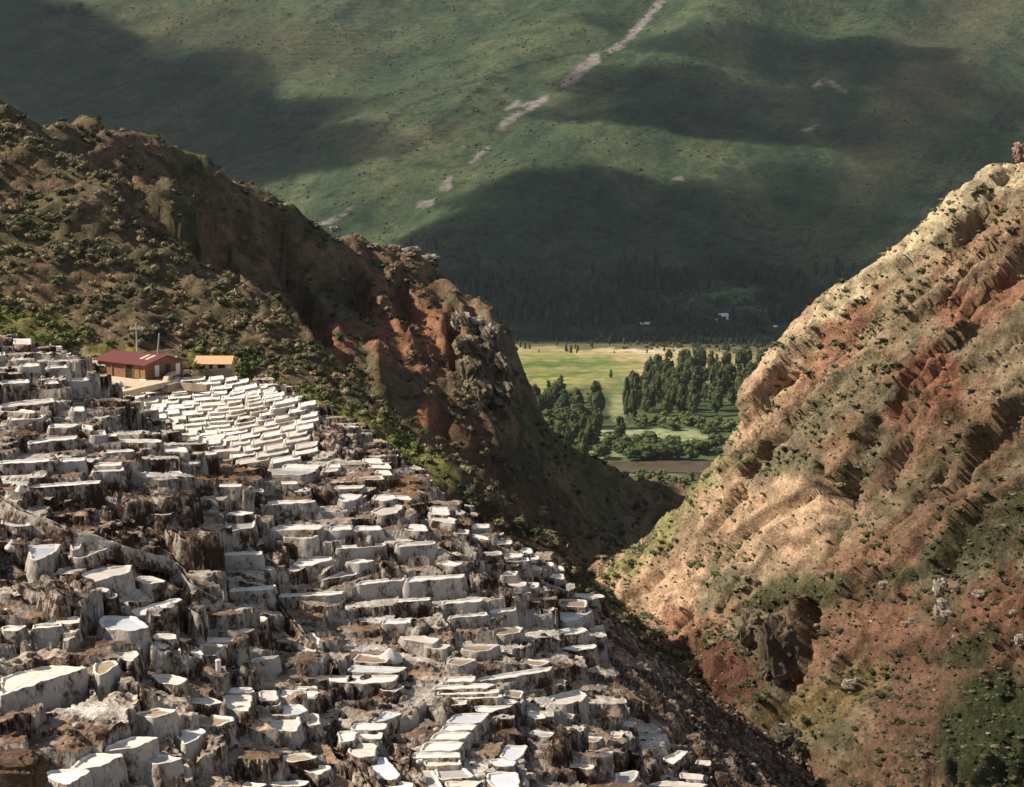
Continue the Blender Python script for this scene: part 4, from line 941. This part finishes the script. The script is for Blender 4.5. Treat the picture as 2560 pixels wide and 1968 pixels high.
def inside(poly, n, seed, md=7):
    r = random.Random(seed); P = np.array(poly, float); out = []; t = 0
    while len(out) < n and t < 9000:
        t += 1; x = r.uniform(P[:, 0].min(), P[:, 0].max()); y = r.uniform(P[:, 1].min(), P[:, 1].max())
        if inpoly(P, np.array([x]), np.array([y]))[0] and all(abs(x-a)+2*abs(y-b) > md for a, b in out): out.append((x, y))
    return out
def grp(poly, n, seed, h0, h1, kind, label, group, w=1, md=7):
    for (x, y) in inside(poly, n, seed, md):
        g = gnd(x, y); g[2] = float(zV(g[0], g[1]))-.3; P_ = np.array(poly, float); hh = random.uniform(h0, h1); a = (x-P_[:, 0].min())/np.ptp(P_[:, 0]); b = (y-P_[:, 1].min())/np.ptp(P_[:, 1]); f = (hh-h0)/(h1-h0)
        l = '%s %s, %s%s' % (['shorter', 'middling', 'taller'][min(2, int(f*3))], label, ['far left', 'left', 'middle', 'right', 'far right'][min(4, int(a*5))], ', '+['back', 'mid', 'front'][min(2, int(b*3))]+' rows' if n > 30 else '')
        tree(g, hh, kind, l, group, w*random.uniform(.85, 1.2))
grp([(1572,985),(1580,1038),(1700,1046),(1850,1040),(1950,960),(2000,900),(1900,905),(1800,915),(1700,925),(1620,945)], 120, 1, 30, 44, 'poplar', 'eucalyptus in the dense grove right of the field gap', 'eucalyptus grove beside the valley fields', 1.15, 9)
grp([(1330,1010),(1345,1060),(1400,1120),(1470,1150),(1500,1090),(1480,1050),(1430,1020),(1380,1000)], 34, 2, 28, 40, 'poplar', 'tree in the clump left of the field gap', 'tree clump left of the field gap', 1.35, 9)
grp([(1490,1128),(1500,1150),(1740,1152),(1770,1130),(1700,1118),(1640,1128),(1560,1120)], 34, 3, 15, 22, 'round', 'rounded tree in the row above the brown river', 'riverside tree row', 1.3, 9)
grp([(1590,1052),(1600,1075),(1840,1085),(1850,1060),(1700,1052)], 26, 4, 10, 17, 'bush', 'hedge tree between the pale valley fields', 'hedge between valley fields', 1.4, 9)
grp([(1560,1190),(1760,1200),(1740,1214),(1620,1210)], 12, 5, 8, 12, 'bush', 'low bush on the near bank of the brown river', 'bushes on the near river bank', 1.5, 9)
grp([(1290,1180),(1340,1190),(1400,1215),(1380,1225),(1300,1200)], 8, 6, 8, 14, 'bush', 'dark bush at the gorge mouth below the left cliff', 'bushes at the gorge mouth', 1.5)
grp([(1100,1060),(1330,1015),(1345,1060),(1250,1100)], 12, 16, 14, 22, 'round', 'rounded tree tucked behind the left cliff foot', 'trees behind the cliff foot', 1.3)
for (x, y, h, w, k, l) in [(1404,962,17,1.0,'poplar','lone slim tree on the bright field, left one'),(1527,946,15,1.1,'poplar','lone small tree on the field edge, right one'),(1490,1072,64,1.05,'poplar','broad dark giant eucalyptus left of the field gap'),(1442,1066,48,1.2,'poplar','big eucalyptus just left of the dark giant'),(1582,1052,68,.62,'poplar','tall paired poplar at the grove corner, thicker one'),(1566,1050,60,.55,'poplar','tall paired poplar at the grove corner, slimmer one'),
      (1460,1142,26,1.3,'poplar','dark short tree beside the pale lower field'),(1550,1110,36,1.2,'poplar','dark tree standing alone in the field gap'),(1612,1128,28,1.7,'round','broad dark tree in the middle of the pale lower field'),(1790,1128,24,1.3,'round','dark tree at right end of the pale lower field'),(1772,1098,22,1.2,'round','dark tree right of the upper pale strip'),(1380,1075,30,1.5,'round','pale leafy tree at left edge of the clump')]:
    g = gnd(x, y); tree(g, h, k, l, None, w)
# far wood at the mountain foot: one mass
def footP(n, seed, dens):
    r = np.random.default_rng(seed); x = r.uniform(-500, 1100, n*8); y = r.uniform(3120, 3900, n*8); z = np.maximum(zE(x, y), zV(x, y)); P = np.stack([x, y, z], -1); px, py = proj(P); k = r.random(len(x)) < dens(px, py); return P[k][:n]
def dF(px, py):
    d = .05+.9*segmask(px, py, [((1180,730),(1500,800),48),((1000,740),(1250,760),40),((1560,700),(1720,715),26),((1820,690),(2000,720),22),((1100,835),(2060,855),13),((1500,760),(1660,790),26)], 4)
    d += .45*segmask(px, py, [((1560,800),(1900,830),26),((1900,760),(2050,800),30)], 4)
    cl = segmask(px, py, [((1700,742),(1890,735),17),((1860,770),(1950,768),12),((1250,740),(1350,738),10),((1660,765),(1740,765),9),((1590,820),(1640,820),16),((1765,806),(1835,800),24),((1250,740),(1330,738),6)], 4)
    return np.clip(d, 0, 1)*(1-.92*cl)
PT = []
for s in range(4):
    r = np.random.default_rng(s); V0, F0 = ico(1); V = V0*[.16, .16, .5]*(1+.35*n3(V0, 2.4, s))[:, None]+[0, 0, .5]; nl = 26; t = r.uniform(.1, 1, nl); a = r.uniform(0, 6.28, nl); c = np.stack([np.cos(a)*.15*np.sin(pi*t)**.5, np.sin(a)*.15*np.sin(pi*t)**.5, t], 1)
    T = c[:, None]+r.normal(size=(nl, 3, 3))*.04; PT.append((np.concatenate([V, T.reshape(-1, 3)]), np.concatenate([F0, np.arange(nl*3).reshape(-1, 3)+len(V)])))
P = footP(2600, 31, dF); _, py = proj(P); h = np.random.default_rng(5).uniform(14, 36, len(P))*np.where(py > 820, .5, 1)
scatter('far_wood', P-[0, 0, 1], np.stack([h*.95, h], 1), cols(len(P), 33, np.array([(.03, .045, .022), (.04, .06, .028), (.05, .065, .03)])), PT, 'dark wood along the foot of the far mountain', cat='wood')
P = footP(1200, 37, lambda px, py: .25*segmask(px, py, [((1100,700),(2050,850),90)], 4)); scatter('far_bushes', P, sizes(len(P), 3, 7, 38), cols(len(P), 39), BUSH, 'scattered bushes around the far hamlet', cat='bushes')
for k, (x, y) in enumerate([(118,34),(130,30),(141,36),(160,32),(186,34),(200,28),(212,38),(194,46)]):
    g = mhit(x, y); tree(g-[0, 0, 1], random.uniform(22, 36), 'round', ORD[k+1]+' from left of the dark trees high on the far mountain', 'tree clump high on the mountain', 1.2)
for k, (x, y, h) in enumerate([(15,862,4.2),(110,868,3.6),(40,848,3.0),(160,862,3.4)]):
    g = hit(tS, x, y, 300, 500); tree(g-[0, 0, .3], h, 'bush', ['leftmost', 'third from left,', 'second from left,', 'rightmost'][k]+' small dark shrub tree on the grass left of the shed', 'shrub trees left of the shed', 1.5)
# ================================================================== BUILDINGS AND SMALL THINGS
M['roofred'] = plain('red_sheet_roof', (.125, .038, .032), .6, .25, 1.2, stretch=(4, 1, 1)); M['adobe'] = plain('brown_adobe', (.19, .10, .06), .9, .25, 1.5)
M['wood'] = plain('brown_timber', (.24, .13, .06), .8, .3, 4, stretch=(1, 1, .2)); M['white'] = plain('white_paint', (.75, .72, .68), .7, .1); M['orange'] = plain('orange_tiles', (.68, .36, .19), .7, .12, 3)
M['yellow'] = plain('ochre_plaster', (.58, .38, .18), .8, .15); M['dark'] = plain('dark_opening', (.02, .015, .012), .6, .1); M['pole'] = plain('grey_pole', (.40, .38, .34), .7, .1); M['translucent'] = plain('pale_roof_sheet', (.62, .42, .36), .5, .1)
M['stone'] = plain('rubble_stone', (.24, .19, .14), .95, .4, 4); M['foot'] = plain('pale_earth_path', (.52, .42, .30), .95, .2, 2)
# shed: long low building, corner towards the camera
def frame(pA, pB):
    d = pB-pA; L = np.linalg.norm(d[:2]); return L, math.atan2(d[1], d[0])
zs = float(hit(tA, 365, 948, 200, 345)[2]); C0 = atY(366, 950, 322); zs = C0[2]; CL = atZ(228, 922, zs); CR = atZ(433, 918, zs)
L = 15.5; rz = math.atan2(10, -12.5); Wd = 9.5
# local axes: x from the near corner along the long front, y to the back
sh = empty('long_shed', tuple(C0), rz); sgn = -1  # rotating x to the left makes +y point to the camera; the shed lies at -y
def shbox(b, x0, x1, y0, y1, z0, z1): b.box(x0, x1, -y1, -y0, z0, z1)
h0, h1 = 3.3, 4.6; b = MB(); V = [(0, 0, -3), (L, 0, -3), (L, -Wd, -3), (0, -Wd, -3), (0, 0, h0), (L, 0, h0), (L, -Wd, h0), (0, -Wd, h0), (0, -Wd/2, h1), (L, -Wd/2, h1)]
b.add(V, [[0, 1, 5, 4], [2, 3, 7, 6], [1, 2, 6, 9, 5], [3, 0, 4, 8, 7], [0, 3, 2, 1]]); b.build('wall', M['adobe'], sh)
e = .9; b = MB(); zf = h0-.25
for s0, s1 in ((0, 1), (1, 0)):
    ya = e if s0 == 0 else -Wd-e; ym = -Wd/2
    V = [(-e, ya, zf+.05), (L+e, ya, zf+.05), (L+e, ym, h1+.12), (-e, ym, h1+.12)]; V += [(x, y, z-.16) for x, y, z in V]
    b.add(V, [[0, 1, 2, 3], [7, 6, 5, 4], [0, 4, 5, 1], [1, 5, 6, 2], [2, 6, 7, 3], [3, 7, 4, 0]])
rf = b.build('roof', M['roofred'], sh)
for x in (1.6, 3.4):
    b = MB(); V = [(x, -Wd*.18, h0+.62), (x+.9, -Wd*.18, h0+.62), (x+.9, -Wd*.42, h1+.06), (x, -Wd*.42, h1+.06)]; V = [(a, c, zf+.05+(h1+.12-zf-.05)*(e-c)/(e+Wd/2)+.05) for a, c, z in V]; V += [(a, c, z-.05) for a, c, z in V]
    b.add(V, [[0, 1, 2, 3], [7, 6, 5, 4], [0, 4, 5, 1], [1, 5, 6, 2], [2, 6, 7, 3], [3, 7, 4, 0]]); b.build('skylight', M['translucent'], rf)
for x in (.15, 2.0, 3.9, L*.42, L*.7, L-.2): MB().box(x-.12, x+.12, .02, .26, -3, h0-.1).build('post', M['wood'], sh)
MB().box(.4, 3.7, .01, .12, .1, 2.9).build('timber_panel', M['wood'], sh); MB().box(4.2, 6.0, .005, .09, -.5, 2.7).build('door', M['dark'], sh)
for k, y in enumerate((2.2, 5.0, 7.6)): d_ = MB().box(-.07, -.01, -y-1.1, -y, .4, 2.7).build('window', M['dark'] if k == 1 else M['white'], sh)
MB().box(-.5, 1.5, .3, .6, -3, .15).build('plinth', M['white'], sh)
tag(sh, 'long low brown shed with a dull red pitched roof above the flat pans', 'shed')
# ground apron round the shed
def apron(name, poly, z, m, label=None, th=2.5):
    W = atZ(np.array(poly)[:, 0], np.array(poly)[:, 1], z)[:, :2]; a = np.sum(W[:, 0]*np.roll(W[:, 1], -1)-np.roll(W[:, 0], -1)*W[:, 1]); W = W if a > 0 else W[::-1]; n = len(W); i = np.arange(n)
    V = np.concatenate([np.column_stack([W, np.full(n, z)]), np.column_stack([W*1.0, np.full(n, z-th)])]); o = obj(name, mesh(name, V, [list(i), np.stack([i, i+n, (i+1) % n+n, (i+1) % n], 1)], m)); tag(o, kind='structure'); return o
apron('yard_ground', [(176,935),(230,900),(440,900),(448,925),(425,950),(372,962),(300,955),(240,945)], zs-.05, M['foot'], None, .7)
# hut
ch = hit(tS, 530, 935, 300, 500); zh = ch[2]+.2; hA = atZ(486, 926, zh); hA = atY(486, 923, ch[1]); sc_ = np.linalg.norm(ch)/F; hw = 94*sc_
hu = empty('small_hut', (hA[0], hA[1], hA[2]), radians(-2)); hd = 3.8
b = MB(); b.box(.25, hw-.25, 0, hd, -1.5, 1.42); b.build('wall', M['yellow'], hu)
b = MB()
for s in (0, 1):
    ya = -.7 if s == 0 else hd+.7; V = [(0, ya, 1.2), (hw, ya, 1.2), (hw, hd/2, 2.75), (0, hd/2, 2.75)]; V += [(x, y, z-.16) for x, y, z in V]
    b.add(V, [[0, 1, 2, 3], [7, 6, 5, 4], [0, 4, 5, 1], [1, 5, 6, 2], [2, 6, 7, 3], [3, 7, 4, 0]])
b.add([(.25, 0, 1.42), (.25, hd, 1.42), (.25, hd/2, 2.6)], [[0, 1, 2], [2, 1, 0]]); b.add([(hw-.25, 0, 1.42), (hw-.25, hd, 1.42), (hw-.25, hd/2, 2.6)], [[0, 1, 2], [2, 1, 0]])
rf = b.build('roof', M['orange'], hu); MB().tube((0, hd/2, 2.77), (hw, hd/2, 2.77), .09, .09, 6).build('ridge_cap', M['roofred'], rf)
for f0, f1, z0, m in ((.17, .27, -.9, 'dark'), (.29, .37, .3, 'white'), (.40, .47, -.9, 'dark'), (.50, .60, .2, 'white'), (.62, .80, .4, 'dark'), (.83, .96, .2, 'white')):
    nm = 'door' if z0 < 0 else ('window' if m == 'dark' else 'wall_panel'); MB().box(hw*f0, hw*f1, -.06, -.005, z0-.1, 1.1).build(nm, M[m], hu)
MB().box(0, hw, -.9, -.7, -1.6, .1).build('low_wall', M['stone'], hu)
tag(hu, 'small ochre hut with an orange tiled roof on the grass', 'hut')
# poles
def pole(px, py, Y, top, lean, arm, label):
    g = atY(px, py, Y); t = atY(px+lean, top, Y); hh = t[2]-g[2]; r = empty('utility_pole', tuple(g)); MB().tube((0, 0, -1.5), (t[0]-g[0], 0, hh), .20, .13, 8).build('pole', M['pole'], r)
    if arm:
        c = MB().box(-1.5, 1.5, -.09, .09, hh-1.2, hh-.95).build('crossarm', M['white'], r)
        for x in (-1.3, -.5, .5, 1.3): MB().tube((x, 0, hh-.95), (x, 0, hh-.6), .09, .07, 6).build('insulator', M['white'], c)
    tag(r, label, 'utility pole')
pole(343, 878, 345, 810, -3, True, 'pale utility pole with a crossarm behind the red-roofed shed'); pole(393, 882, 350, 833, 5, False, 'thin leaning bare pole behind the right end of the shed')
# curved track and retaining wall right of the shed
def wallstrip(pts, Y, w, h, name, label, m, cat):
    C = np.array([atY(a, b, y) for (a, b), y in zip(pts, Y)]); t = np.linspace(0, len(C)-1, len(C)*6); C = np.stack([np.interp(t, np.arange(len(C)), C[:, k]) for k in range(3)], 1)
    d = np.gradient(C[:, :2], axis=0); d /= np.linalg.norm(d, axis=1)[:, None]; nr = np.stack([-d[:, 1], d[:, 0]], 1); n = len(C); V = []
    for o_, z in ((-w/2*1.2, -h), (-w/2, 0), (w/2, 0), (w/2*1.2, -h)): V.append(np.column_stack([C[:, :2]+nr*(o_+.12*fbm(t*2, t*0+o_, 5, 3))[:, None], C[:, 2]+z+.1*fbm(t*2, t*0+z, 7, 3)]))
    i = np.arange(4*n).reshape(4, n); o = obj(name, mesh(name, np.concatenate(V), [np.stack([i[:-1, :-1], i[:-1, 1:], i[1:, 1:], i[1:, :-1]], -1).reshape(-1, 4)], m)); tag(o, label, cat); return o
wallstrip([(412,952),(416,940),(428,930),(445,925),(468,925)], [318, 322, 326, 331, 336], 1.0, .8, 'curved_wall', 'low curved earth wall bending up from the shed corner', M['foot'], 'wall')
wallstrip([(240,985),(300,978),(360,965),(415,952)], [296, 303, 310, 318], 2.0, 1.0, 'cream_causeway', 'straight cream causeway between the shed and the flat pans', M['foot'], 'causeway')
wallstrip([(415,962),(450,955),(480,960),(520,962)], [312, 315, 313, 312], 1.0, 1.3, 'stone_wall', 'dark stone retaining wall below the small hut', M['stone'], 'wall')
# person on the wall of the upper-left pan
def person(P, h, label, top=(.75, .73, .7)):
    r = bpy.data.meshes.new('person'); J = [(0,0,.52),(0,0,.66),(0,0,.80),(0,0,.865),(0,-.01,.95),(-.09,0,.79),(-.12,.0,.63),(-.12,-.05,.49),(.09,0,.79),(.13,0,.63),(.12,-.06,.49),(-.055,0,.50),(-.06,.0,.27),(-.06,0,.03),(-.06,-.06,.015),(.055,0,.50),(.065,.01,.27),(.07,.02,.03),(.07,-.04,.015)]
    E = [(0,1),(1,2),(2,3),(3,4),(2,5),(5,6),(6,7),(2,8),(8,9),(9,10),(0,11),(11,12),(12,13),(13,14),(0,15),(15,16),(16,17),(17,18)]
    R = [.085,.08,.085,.035,.062,.035,.026,.018,.035,.026,.018,.055,.038,.026,.022,.055,.038,.026,.022]
    r.from_pydata([tuple(np.array(j)*h) for j in J], E, []); o = bpy.data.objects.new('person', r); COL.objects.link(o); o.location = P
    m = o.modifiers.new('s', 'SKIN'); sv = r.skin_vertices[0].data
    for i, q in enumerate(R): sv[i].radius = (q*h, q*h*.8)
    sv[0].use_root = True; o.modifiers.new('u', 'SUBSURF').levels = 1; o.modifiers['u'].render_levels = 1; r.materials.append(M['skin']); tag(o, label, 'person')
    b = MB(); b.tube((0, 0, .48*h), (0, 0, .80*h), .105*h, .10*h, 10); b.build('jacket', plain('white_cloth', top, .9, .1), o); b = MB(); b.tube((0, 0, .955*h), (0, 0, .985*h), .075*h, .05*h, 10); b.build('hat', M['white'], o)
M['skin'] = plain('skin_and_dark_trousers', (.22, .14, .10), .8, .2)
q = [k for k in pans if tuple(k['P'][0]) == (85, 877)][0]; p0 = atZ(127, 875, q['z']+.15); person(tuple(p0), 1.65, 'standing person in white on the rim of the upper-left grey pan')
p0 = hit(tA, 735, 1004, 200, 345); person((p0[0], p0[1], p0[2]+.5), 1.65, 'tiny person in pale clothes at the far edge of the flat pans', (.7, .62, .45))
# lathe for barrel, buckets, heaps
def lathe(prof, n=20, seed=None, wob=0):
    V = []; Fc = []
    for k, (r_, z) in enumerate(prof):
        for i in range(n):
            a = 2*pi*i/n; rr_ = r_*(1+(wob*float(vn(np.array(cos(a)*2+seed), np.array(sin(a)*2+z*2), seed)) if wob else 0)); V.append((rr_*cos(a), rr_*sin(a), z))
    for k in range(len(prof)-1):
        for i in range(n): Fc.append([k*n+i, k*n+(i+1) % n, (k+1)*n+(i+1) % n, (k+1)*n+i])
    Fc.append(list(range(n))[::-1]); Fc.append([(len(prof)-1)*n+i for i in range(n)]); return V, Fc
def near_pan(px, py):
    best = None
    for k in pans:
        if inpoly(k['P'], np.array([px]), np.array([py]))[0]: return atZ(px, py, k['z'])
    return hit(zAi2, px, py, 95, 340)
def zAi2(x, y): return zAi(np.asarray(x), np.asarray(y))
g = near_pan(546, 1680); s_ = np.linalg.norm(g)/F; br = empty('barrel', tuple(g)); R_ = 6.5*s_; H_ = 27*s_
V, Fc = lathe([(R_, -.3), (R_, H_*.3), (R_*1.05, H_*.32), (R_, H_*.34), (R_, H_*.66), (R_*1.05, H_*.68), (R_, H_*.7), (R_, H_)]); obj('body', mesh('body', V, Fc, M['white'], smooth=False), br)
V, Fc = lathe([(R_*1.12, H_), (R_*1.12, H_+.12), (R_*.9, H_+.18)]); obj('lid', mesh('lid', V, Fc, M['white']), br); tag(br, 'white barrel standing between the dark fluted bank and a pan', 'barrel')
M['salt'] = plain('heaped_salt', (.70, .66, .60), .9, .12, 2)
def heap(px, py, w, h, label, m='salt', name='salt_heap', cat='salt heap'):
    g = near_pan(px, py); s_ = np.linalg.norm(g)/F; R_ = w/2*s_; H_ = h*s_; V, Fc = lathe([(R_*1.25, -.5), (R_, 0), (R_*.78, H_*.28), (R_*.5, H_*.6), (R_*.22, H_*.88), (.03, H_)], 22, int(px), .35)
    o = obj(name, mesh(name, V, Fc, M[m], smooth=True)); o.location = g; tag(o, label, cat)
heap(51, 1228, 28, 16, 'white cone of salt at left end of a long white pan'); heap(25, 1240, 22, 10, 'low greyish salt heap left of the white cone'); heap(31, 1366, 30, 17, 'beige salt heap on the left edge above dark walls')
heap(81, 1512, 13, 13, 'small white salt heap on a grey wall at left'); heap(164, 1466, 18, 9, 'tiny pale salt heap in the brown bank'); heap(852, 1462, 28, 14, 'cream salt heap on a narrow mid-slope pan'); heap(975, 1643, 52, 24, 'large tan earth heap above the white square pans', 'tan'
     if 'tan' in M else 'salt'); heap(798, 1296, 22, 16, 'pale round salt lump on a streaked wall'); heap(300, 960, 14, 8, 'small grey salt heap beside the causeway'); heap(1312, 1955, 20, 10, 'small pale heap by the bottom sky-bright pool')
for k, (x, y) in enumerate([(1036, 1912), (1046, 1913), (1054, 1911)]):
    g = near_pan(x, y); s_ = np.linalg.norm(g)/F; V = IV*(1-.12*np.abs(IV[:, 2:3]))*np.array([6.5, 5, 8])*s_*(1+.1*n3(IV, 3, k))[:, None]; o = obj('sack', mesh('sack', V, [IF], M['white'], smooth=True)); o.location = g+np.array([0, 0, 7*s_])
    tag(o, ['left one of three plump white sacks on the pan staircase', 'middle one of three plump white sacks on the pan staircase', 'right one of three plump white sacks on the pan staircase'][k], 'sack', 'white sacks on the pan staircase')
# boulders
def boulder(px, py, w, h, label, zf=None, col=(.42, .38, .32), y0=95, y1=620, seed=0, name='boulder', sink=.3, dep=None, grpn=None):
    g = hitC(px, py) if (zf is zC or zf is tC) else hit(zf, px, py, y0, y1, 0, 700); s_ = np.linalg.norm(g)/F; V = IV.copy(); V = np.sign(V)*np.abs(V)**.6
    V = V*np.array([w/2, (dep or (w+h)/2)/2, h/2])*s_*(1+.45*n3(V, 1.3, seed+int(px))+.2*n3(V, 3.6, seed+int(py)))[:, None]; c = np.array(col)*(.7+.6*sstep(-.4, .4, n3(IV, 2.5, seed+7)))[:, None]
    o = obj(name, mesh(name, V, [IF], M['rock'], c)); o.location = g+np.array([0, 0, h/2*s_*(1-sink)]); tag(o, label, 'boulder' if name == 'boulder' else 'rock outcrop', grpn); return o
PB = (.36, .31, .24)
for a in [(2342,1478,24,34,'tallest pale rock slab in the dark bushes of the right slope'),(2352,1510,28,22,'pale slab just below the tallest one'),(2338,1534,18,26,'narrow pale slab at the left foot of the slab group'),(2362,1538,30,16,'low tilted pale slab right of the slab group'),(2278,1552,14,10,'small white rock left of the slab group'),(2258,1556,20,10,'flat pale rock farthest left of the slab group'),(2206,1462,20,14,'pale rock at the edge of dark bushes'),
          (1986,1668,16,13,'round white boulder under the dark gully rock'),(2552,1610,26,24,'pale boulder at the right edge'),(1982,1908,18,15,'round white boulder at the gorge bottom'),(1990,1886,16,14,'grey boulder just above the round white one'),(1953,1828,26,20,'pale block on the near gorge rim'),(2124,1718,26,20,'grey boulder in the red mid slope'),(2140,1696,12,10,'small pale stone above the grey boulder'),(2440,1488,26,16,'pink-white rock right of the slabs'),(1712,1632,8,10,'small white stone at the foot of the peach slope'),(2530,1530,22,10,'reddish flat rock near the right edge')]:
    boulder(a[0], a[1], a[2], a[3], a[4], zC, PB, 110, 560, sink=.35)
boulder(1950, 1690, 84, 150, 'dark grey-green rock tower in the gully of the right slope', zC, (.11, .085, .06), 110, 560, 5, 'rock_outcrop', .25, 70)
boulder(1880, 1600, 90, 90, 'brown rounded rock left of the dark gully tower', zC, (.17, .14, .09), 110, 560, 9, 'rock_outcrop', .45)
boulder(1960, 1870, 70, 70, 'dark rock lump beside the gorge bottom', zC, (.10, .09, .06), 110, 560, 13, 'rock_outcrop', .4)
boulder(2010, 1890, 46, 54, 'dark overhanging rock right of the gorge bottom lump', zC, (.12, .10, .07), 110, 560, 15, 'rock_outcrop', .4)
boulder(2552, 392, 32, 40, 'red-brown crag crowning the right skyline', tC, (.22, .13, .10), 150, 400, 17, 'rock_outcrop', .5)
OC = (.14, .115, .075)
for k, a in enumerate([(1165,800,46,44,'pale capped boulder on top of the cliff-end stack'),(1195,812,52,40,'flat-topped boulder second along the cliff-end stack'),(1232,835,40,48,'outermost upper boulder of the cliff-end stack'),(1178,860,50,52,'olive boulder on the left side of the cliff-end stack'),(1222,890,44,60,'round pitted boulder in the middle of the cliff-end stack'),(1255,930,54,80,'dark boulder on the right flank of the cliff-end stack'),(1190,930,60,70,'mottled boulder at the left foot of the cliff-end stack'),(1262,985,60,60,'base boulder of the cliff-end stack above the ledge'),(1215,975,50,50,'grey base boulder left of the ledge')]):
    g = hit(zB, a[0]-12, a[1]+4, 420, 700, 0, 300)*.985; s_ = np.linalg.norm(g)/F; V = np.sign(IV)*np.abs(IV)**.8*np.array([a[2]/2, a[2]/2, a[3]/2])*s_*1.1*(1+.4*n3(IV, 1.6, k*9)+.22*n3(IV, 4.5, k))[:, None]; c = np.array(OC if k > 2 else (.24, .20, .15))*(.5+.9*sstep(-.4, .4, n3(IV, 2.5, k)))[:, None]
    o = obj('boulder', mesh('boulder', V, [IF], M['rock'], c)); o.location = g; tag(o, a[4], 'boulder', 'boulder stack at the end of the cliff')
for k, a in enumerate([(705,512,26,14),(835,568,20,12),(985,622,44,22),(1030,628,40,22),(1075,646,40,20),(930,610,30,12)]):
    boulder(a[0], a[1]+8, a[2], a[3], ['small pale rock on the left hill skyline, upper one', 'pale rock on the left hill skyline before the crags', 'pale crag boulder at left of the brow rocks', 'pale crag boulder in middle of the brow rocks', 'pale crag boulder at right of the brow rocks', 'low pale rock just before the brow rocks'][k], zB, (.22, .18, .135), 400, 700, 30+k, sink=.45, grpn='rocks on the left hill brow')
# earth mound in the corner
g = atY(38, 1945, 118); s_ = np.linalg.norm(g)/F; V = np.sign(IV)*np.abs(IV)**.55*np.array([62, 50, 58])*s_; V[:, 2] = V[:, 2]+.12*ridge(V[:, 2]*2.2, V[:, 0]*.3, 3, 3); V[:, :2] *= (1+.06*np.sign(np.sin(V[:, 2:3]*9)))
V *= (1+.14*n3(IV, 3, 3)+.05*n3(IV, 8, 4))[:, None]; o = obj('earth_mound', mesh('earth_mound', V, [IF], M['rock'], np.array((.075, .048, .03))*(.6+.7*sstep(-.4, .4, ridge(V[:, 2]*1.6, V[:, 0]*.25, 4, 3)))[:, None])); o.location = g; tag(o, 'brown layered earth mound filling the bottom-left corner', 'earth mound')
# hamlet at the mountain foot
def house(px, py, w, h, label, rot=0, wall='white'):
    g = mhit(px, py); s_ = np.linalg.norm(g)/F; W_ = w*s_; H_ = h*s_; D_ = W_*.55; r = empty('house', tuple(g+[0, 0, .5]), rot); MB().box(-W_/2, W_/2, -D_/2, D_/2, -2, H_*.62).build('wall', M[wall], r)
    b = MB(); e_ = .5
    for s in (-1, 1):
        V = [(-W_/2-e_, s*(D_/2+e_), H_*.58), (W_/2+e_, s*(D_/2+e_), H_*.58), (W_/2+e_, 0, H_), (-W_/2-e_, 0, H_)]; V += [(x, y, z-.25) for x, y, z in V]; b.add(V, [[0, 1, 2, 3], [7, 6, 5, 4], [0, 4, 5, 1], [1, 5, 6, 2], [2, 6, 7, 3], [3, 7, 4, 0]])
    for s in (-1, 1): b.add([(s*W_/2, -D_/2, H_*.62), (s*W_/2, D_/2, H_*.62), (s*W_/2, 0, H_-.1)], [[0, 1, 2], [2, 1, 0]])
    b.build('roof', M['sheet'], r)
    for k in (-.3, 0, .3): MB().box(W_*k-.6, W_*k+.6, -D_/2-.05, -D_/2-.01, H_*.2, H_*.45).build('window', M['dark'], r)
    tag(r, label, 'house', 'hamlet houses at the mountain foot')
M['sheet'] = plain('pale_sheet_roof', (.85, .86, .88), .5, .1)
house(1614, 814, 26, 8, 'long low white house apart at left of the hamlet'); house(1808, 798, 24, 14, 'largest white house of the hamlet', .2); house(1790, 808, 22, 10, 'white house at lower left of the largest one', -.2); house(1822, 806, 12, 14, 'narrow white house right of the largest one'); house(1712, 808, 10, 6, 'tiny white house between the long one and the hamlet'); house(1938, 823, 9, 9, 'small lone white house right of the hamlet'); house(1290, 797, 16, 8, 'greyish house among dark trees at far left'); house(1776, 800, 12, 8, 'small house hidden left of the hamlet centre', .4)
# river
def flat(name, poly, z, m):
    W = atZ(np.array(poly)[:, 0], np.array(poly)[:, 1], z); me = mesh(name, W, [list(range(len(W)))[::-1]], m); o = obj(name, me); tag(o, kind='structure')
mr, nt, b_ = mat('brown_river_water', .25, .5); b_.inputs['Base Color'].default_value = (.10, .075, .05, 1); bump(nt, b_, noise(nt, coords(nt), .4, 4), .05); 
flat('river', [(900,1150),(1200,1160),(1500,1164),(1800,1166),(2000,1170),(2000,1186),(1750,1182),(1480,1180),(1200,1178),(900,1170)], -337.2, mr)
# haze
mh = bpy.data.materials.new('haze_air'); mh.use_nodes = True; nt = mh.node_tree; nt.nodes.remove(nt.nodes['Principled BSDF']); ph = nt.nodes.new('ShaderNodeVolumePrincipled')
ph.inputs['Color'].default_value = (.72, .84, 1, 1); ph.inputs['Density'].default_value = 1.3e-5; ph.inputs['Anisotropy'].default_value = .2; nt.links.new(ph.outputs[0], nt.nodes['Material Output'].inputs['Volume'])
b = MB(); b.box(-4200, 4200, -60, 7400, -420, 1480); h_ = b.build('haze', mh); tag(h_, kind='stuff')
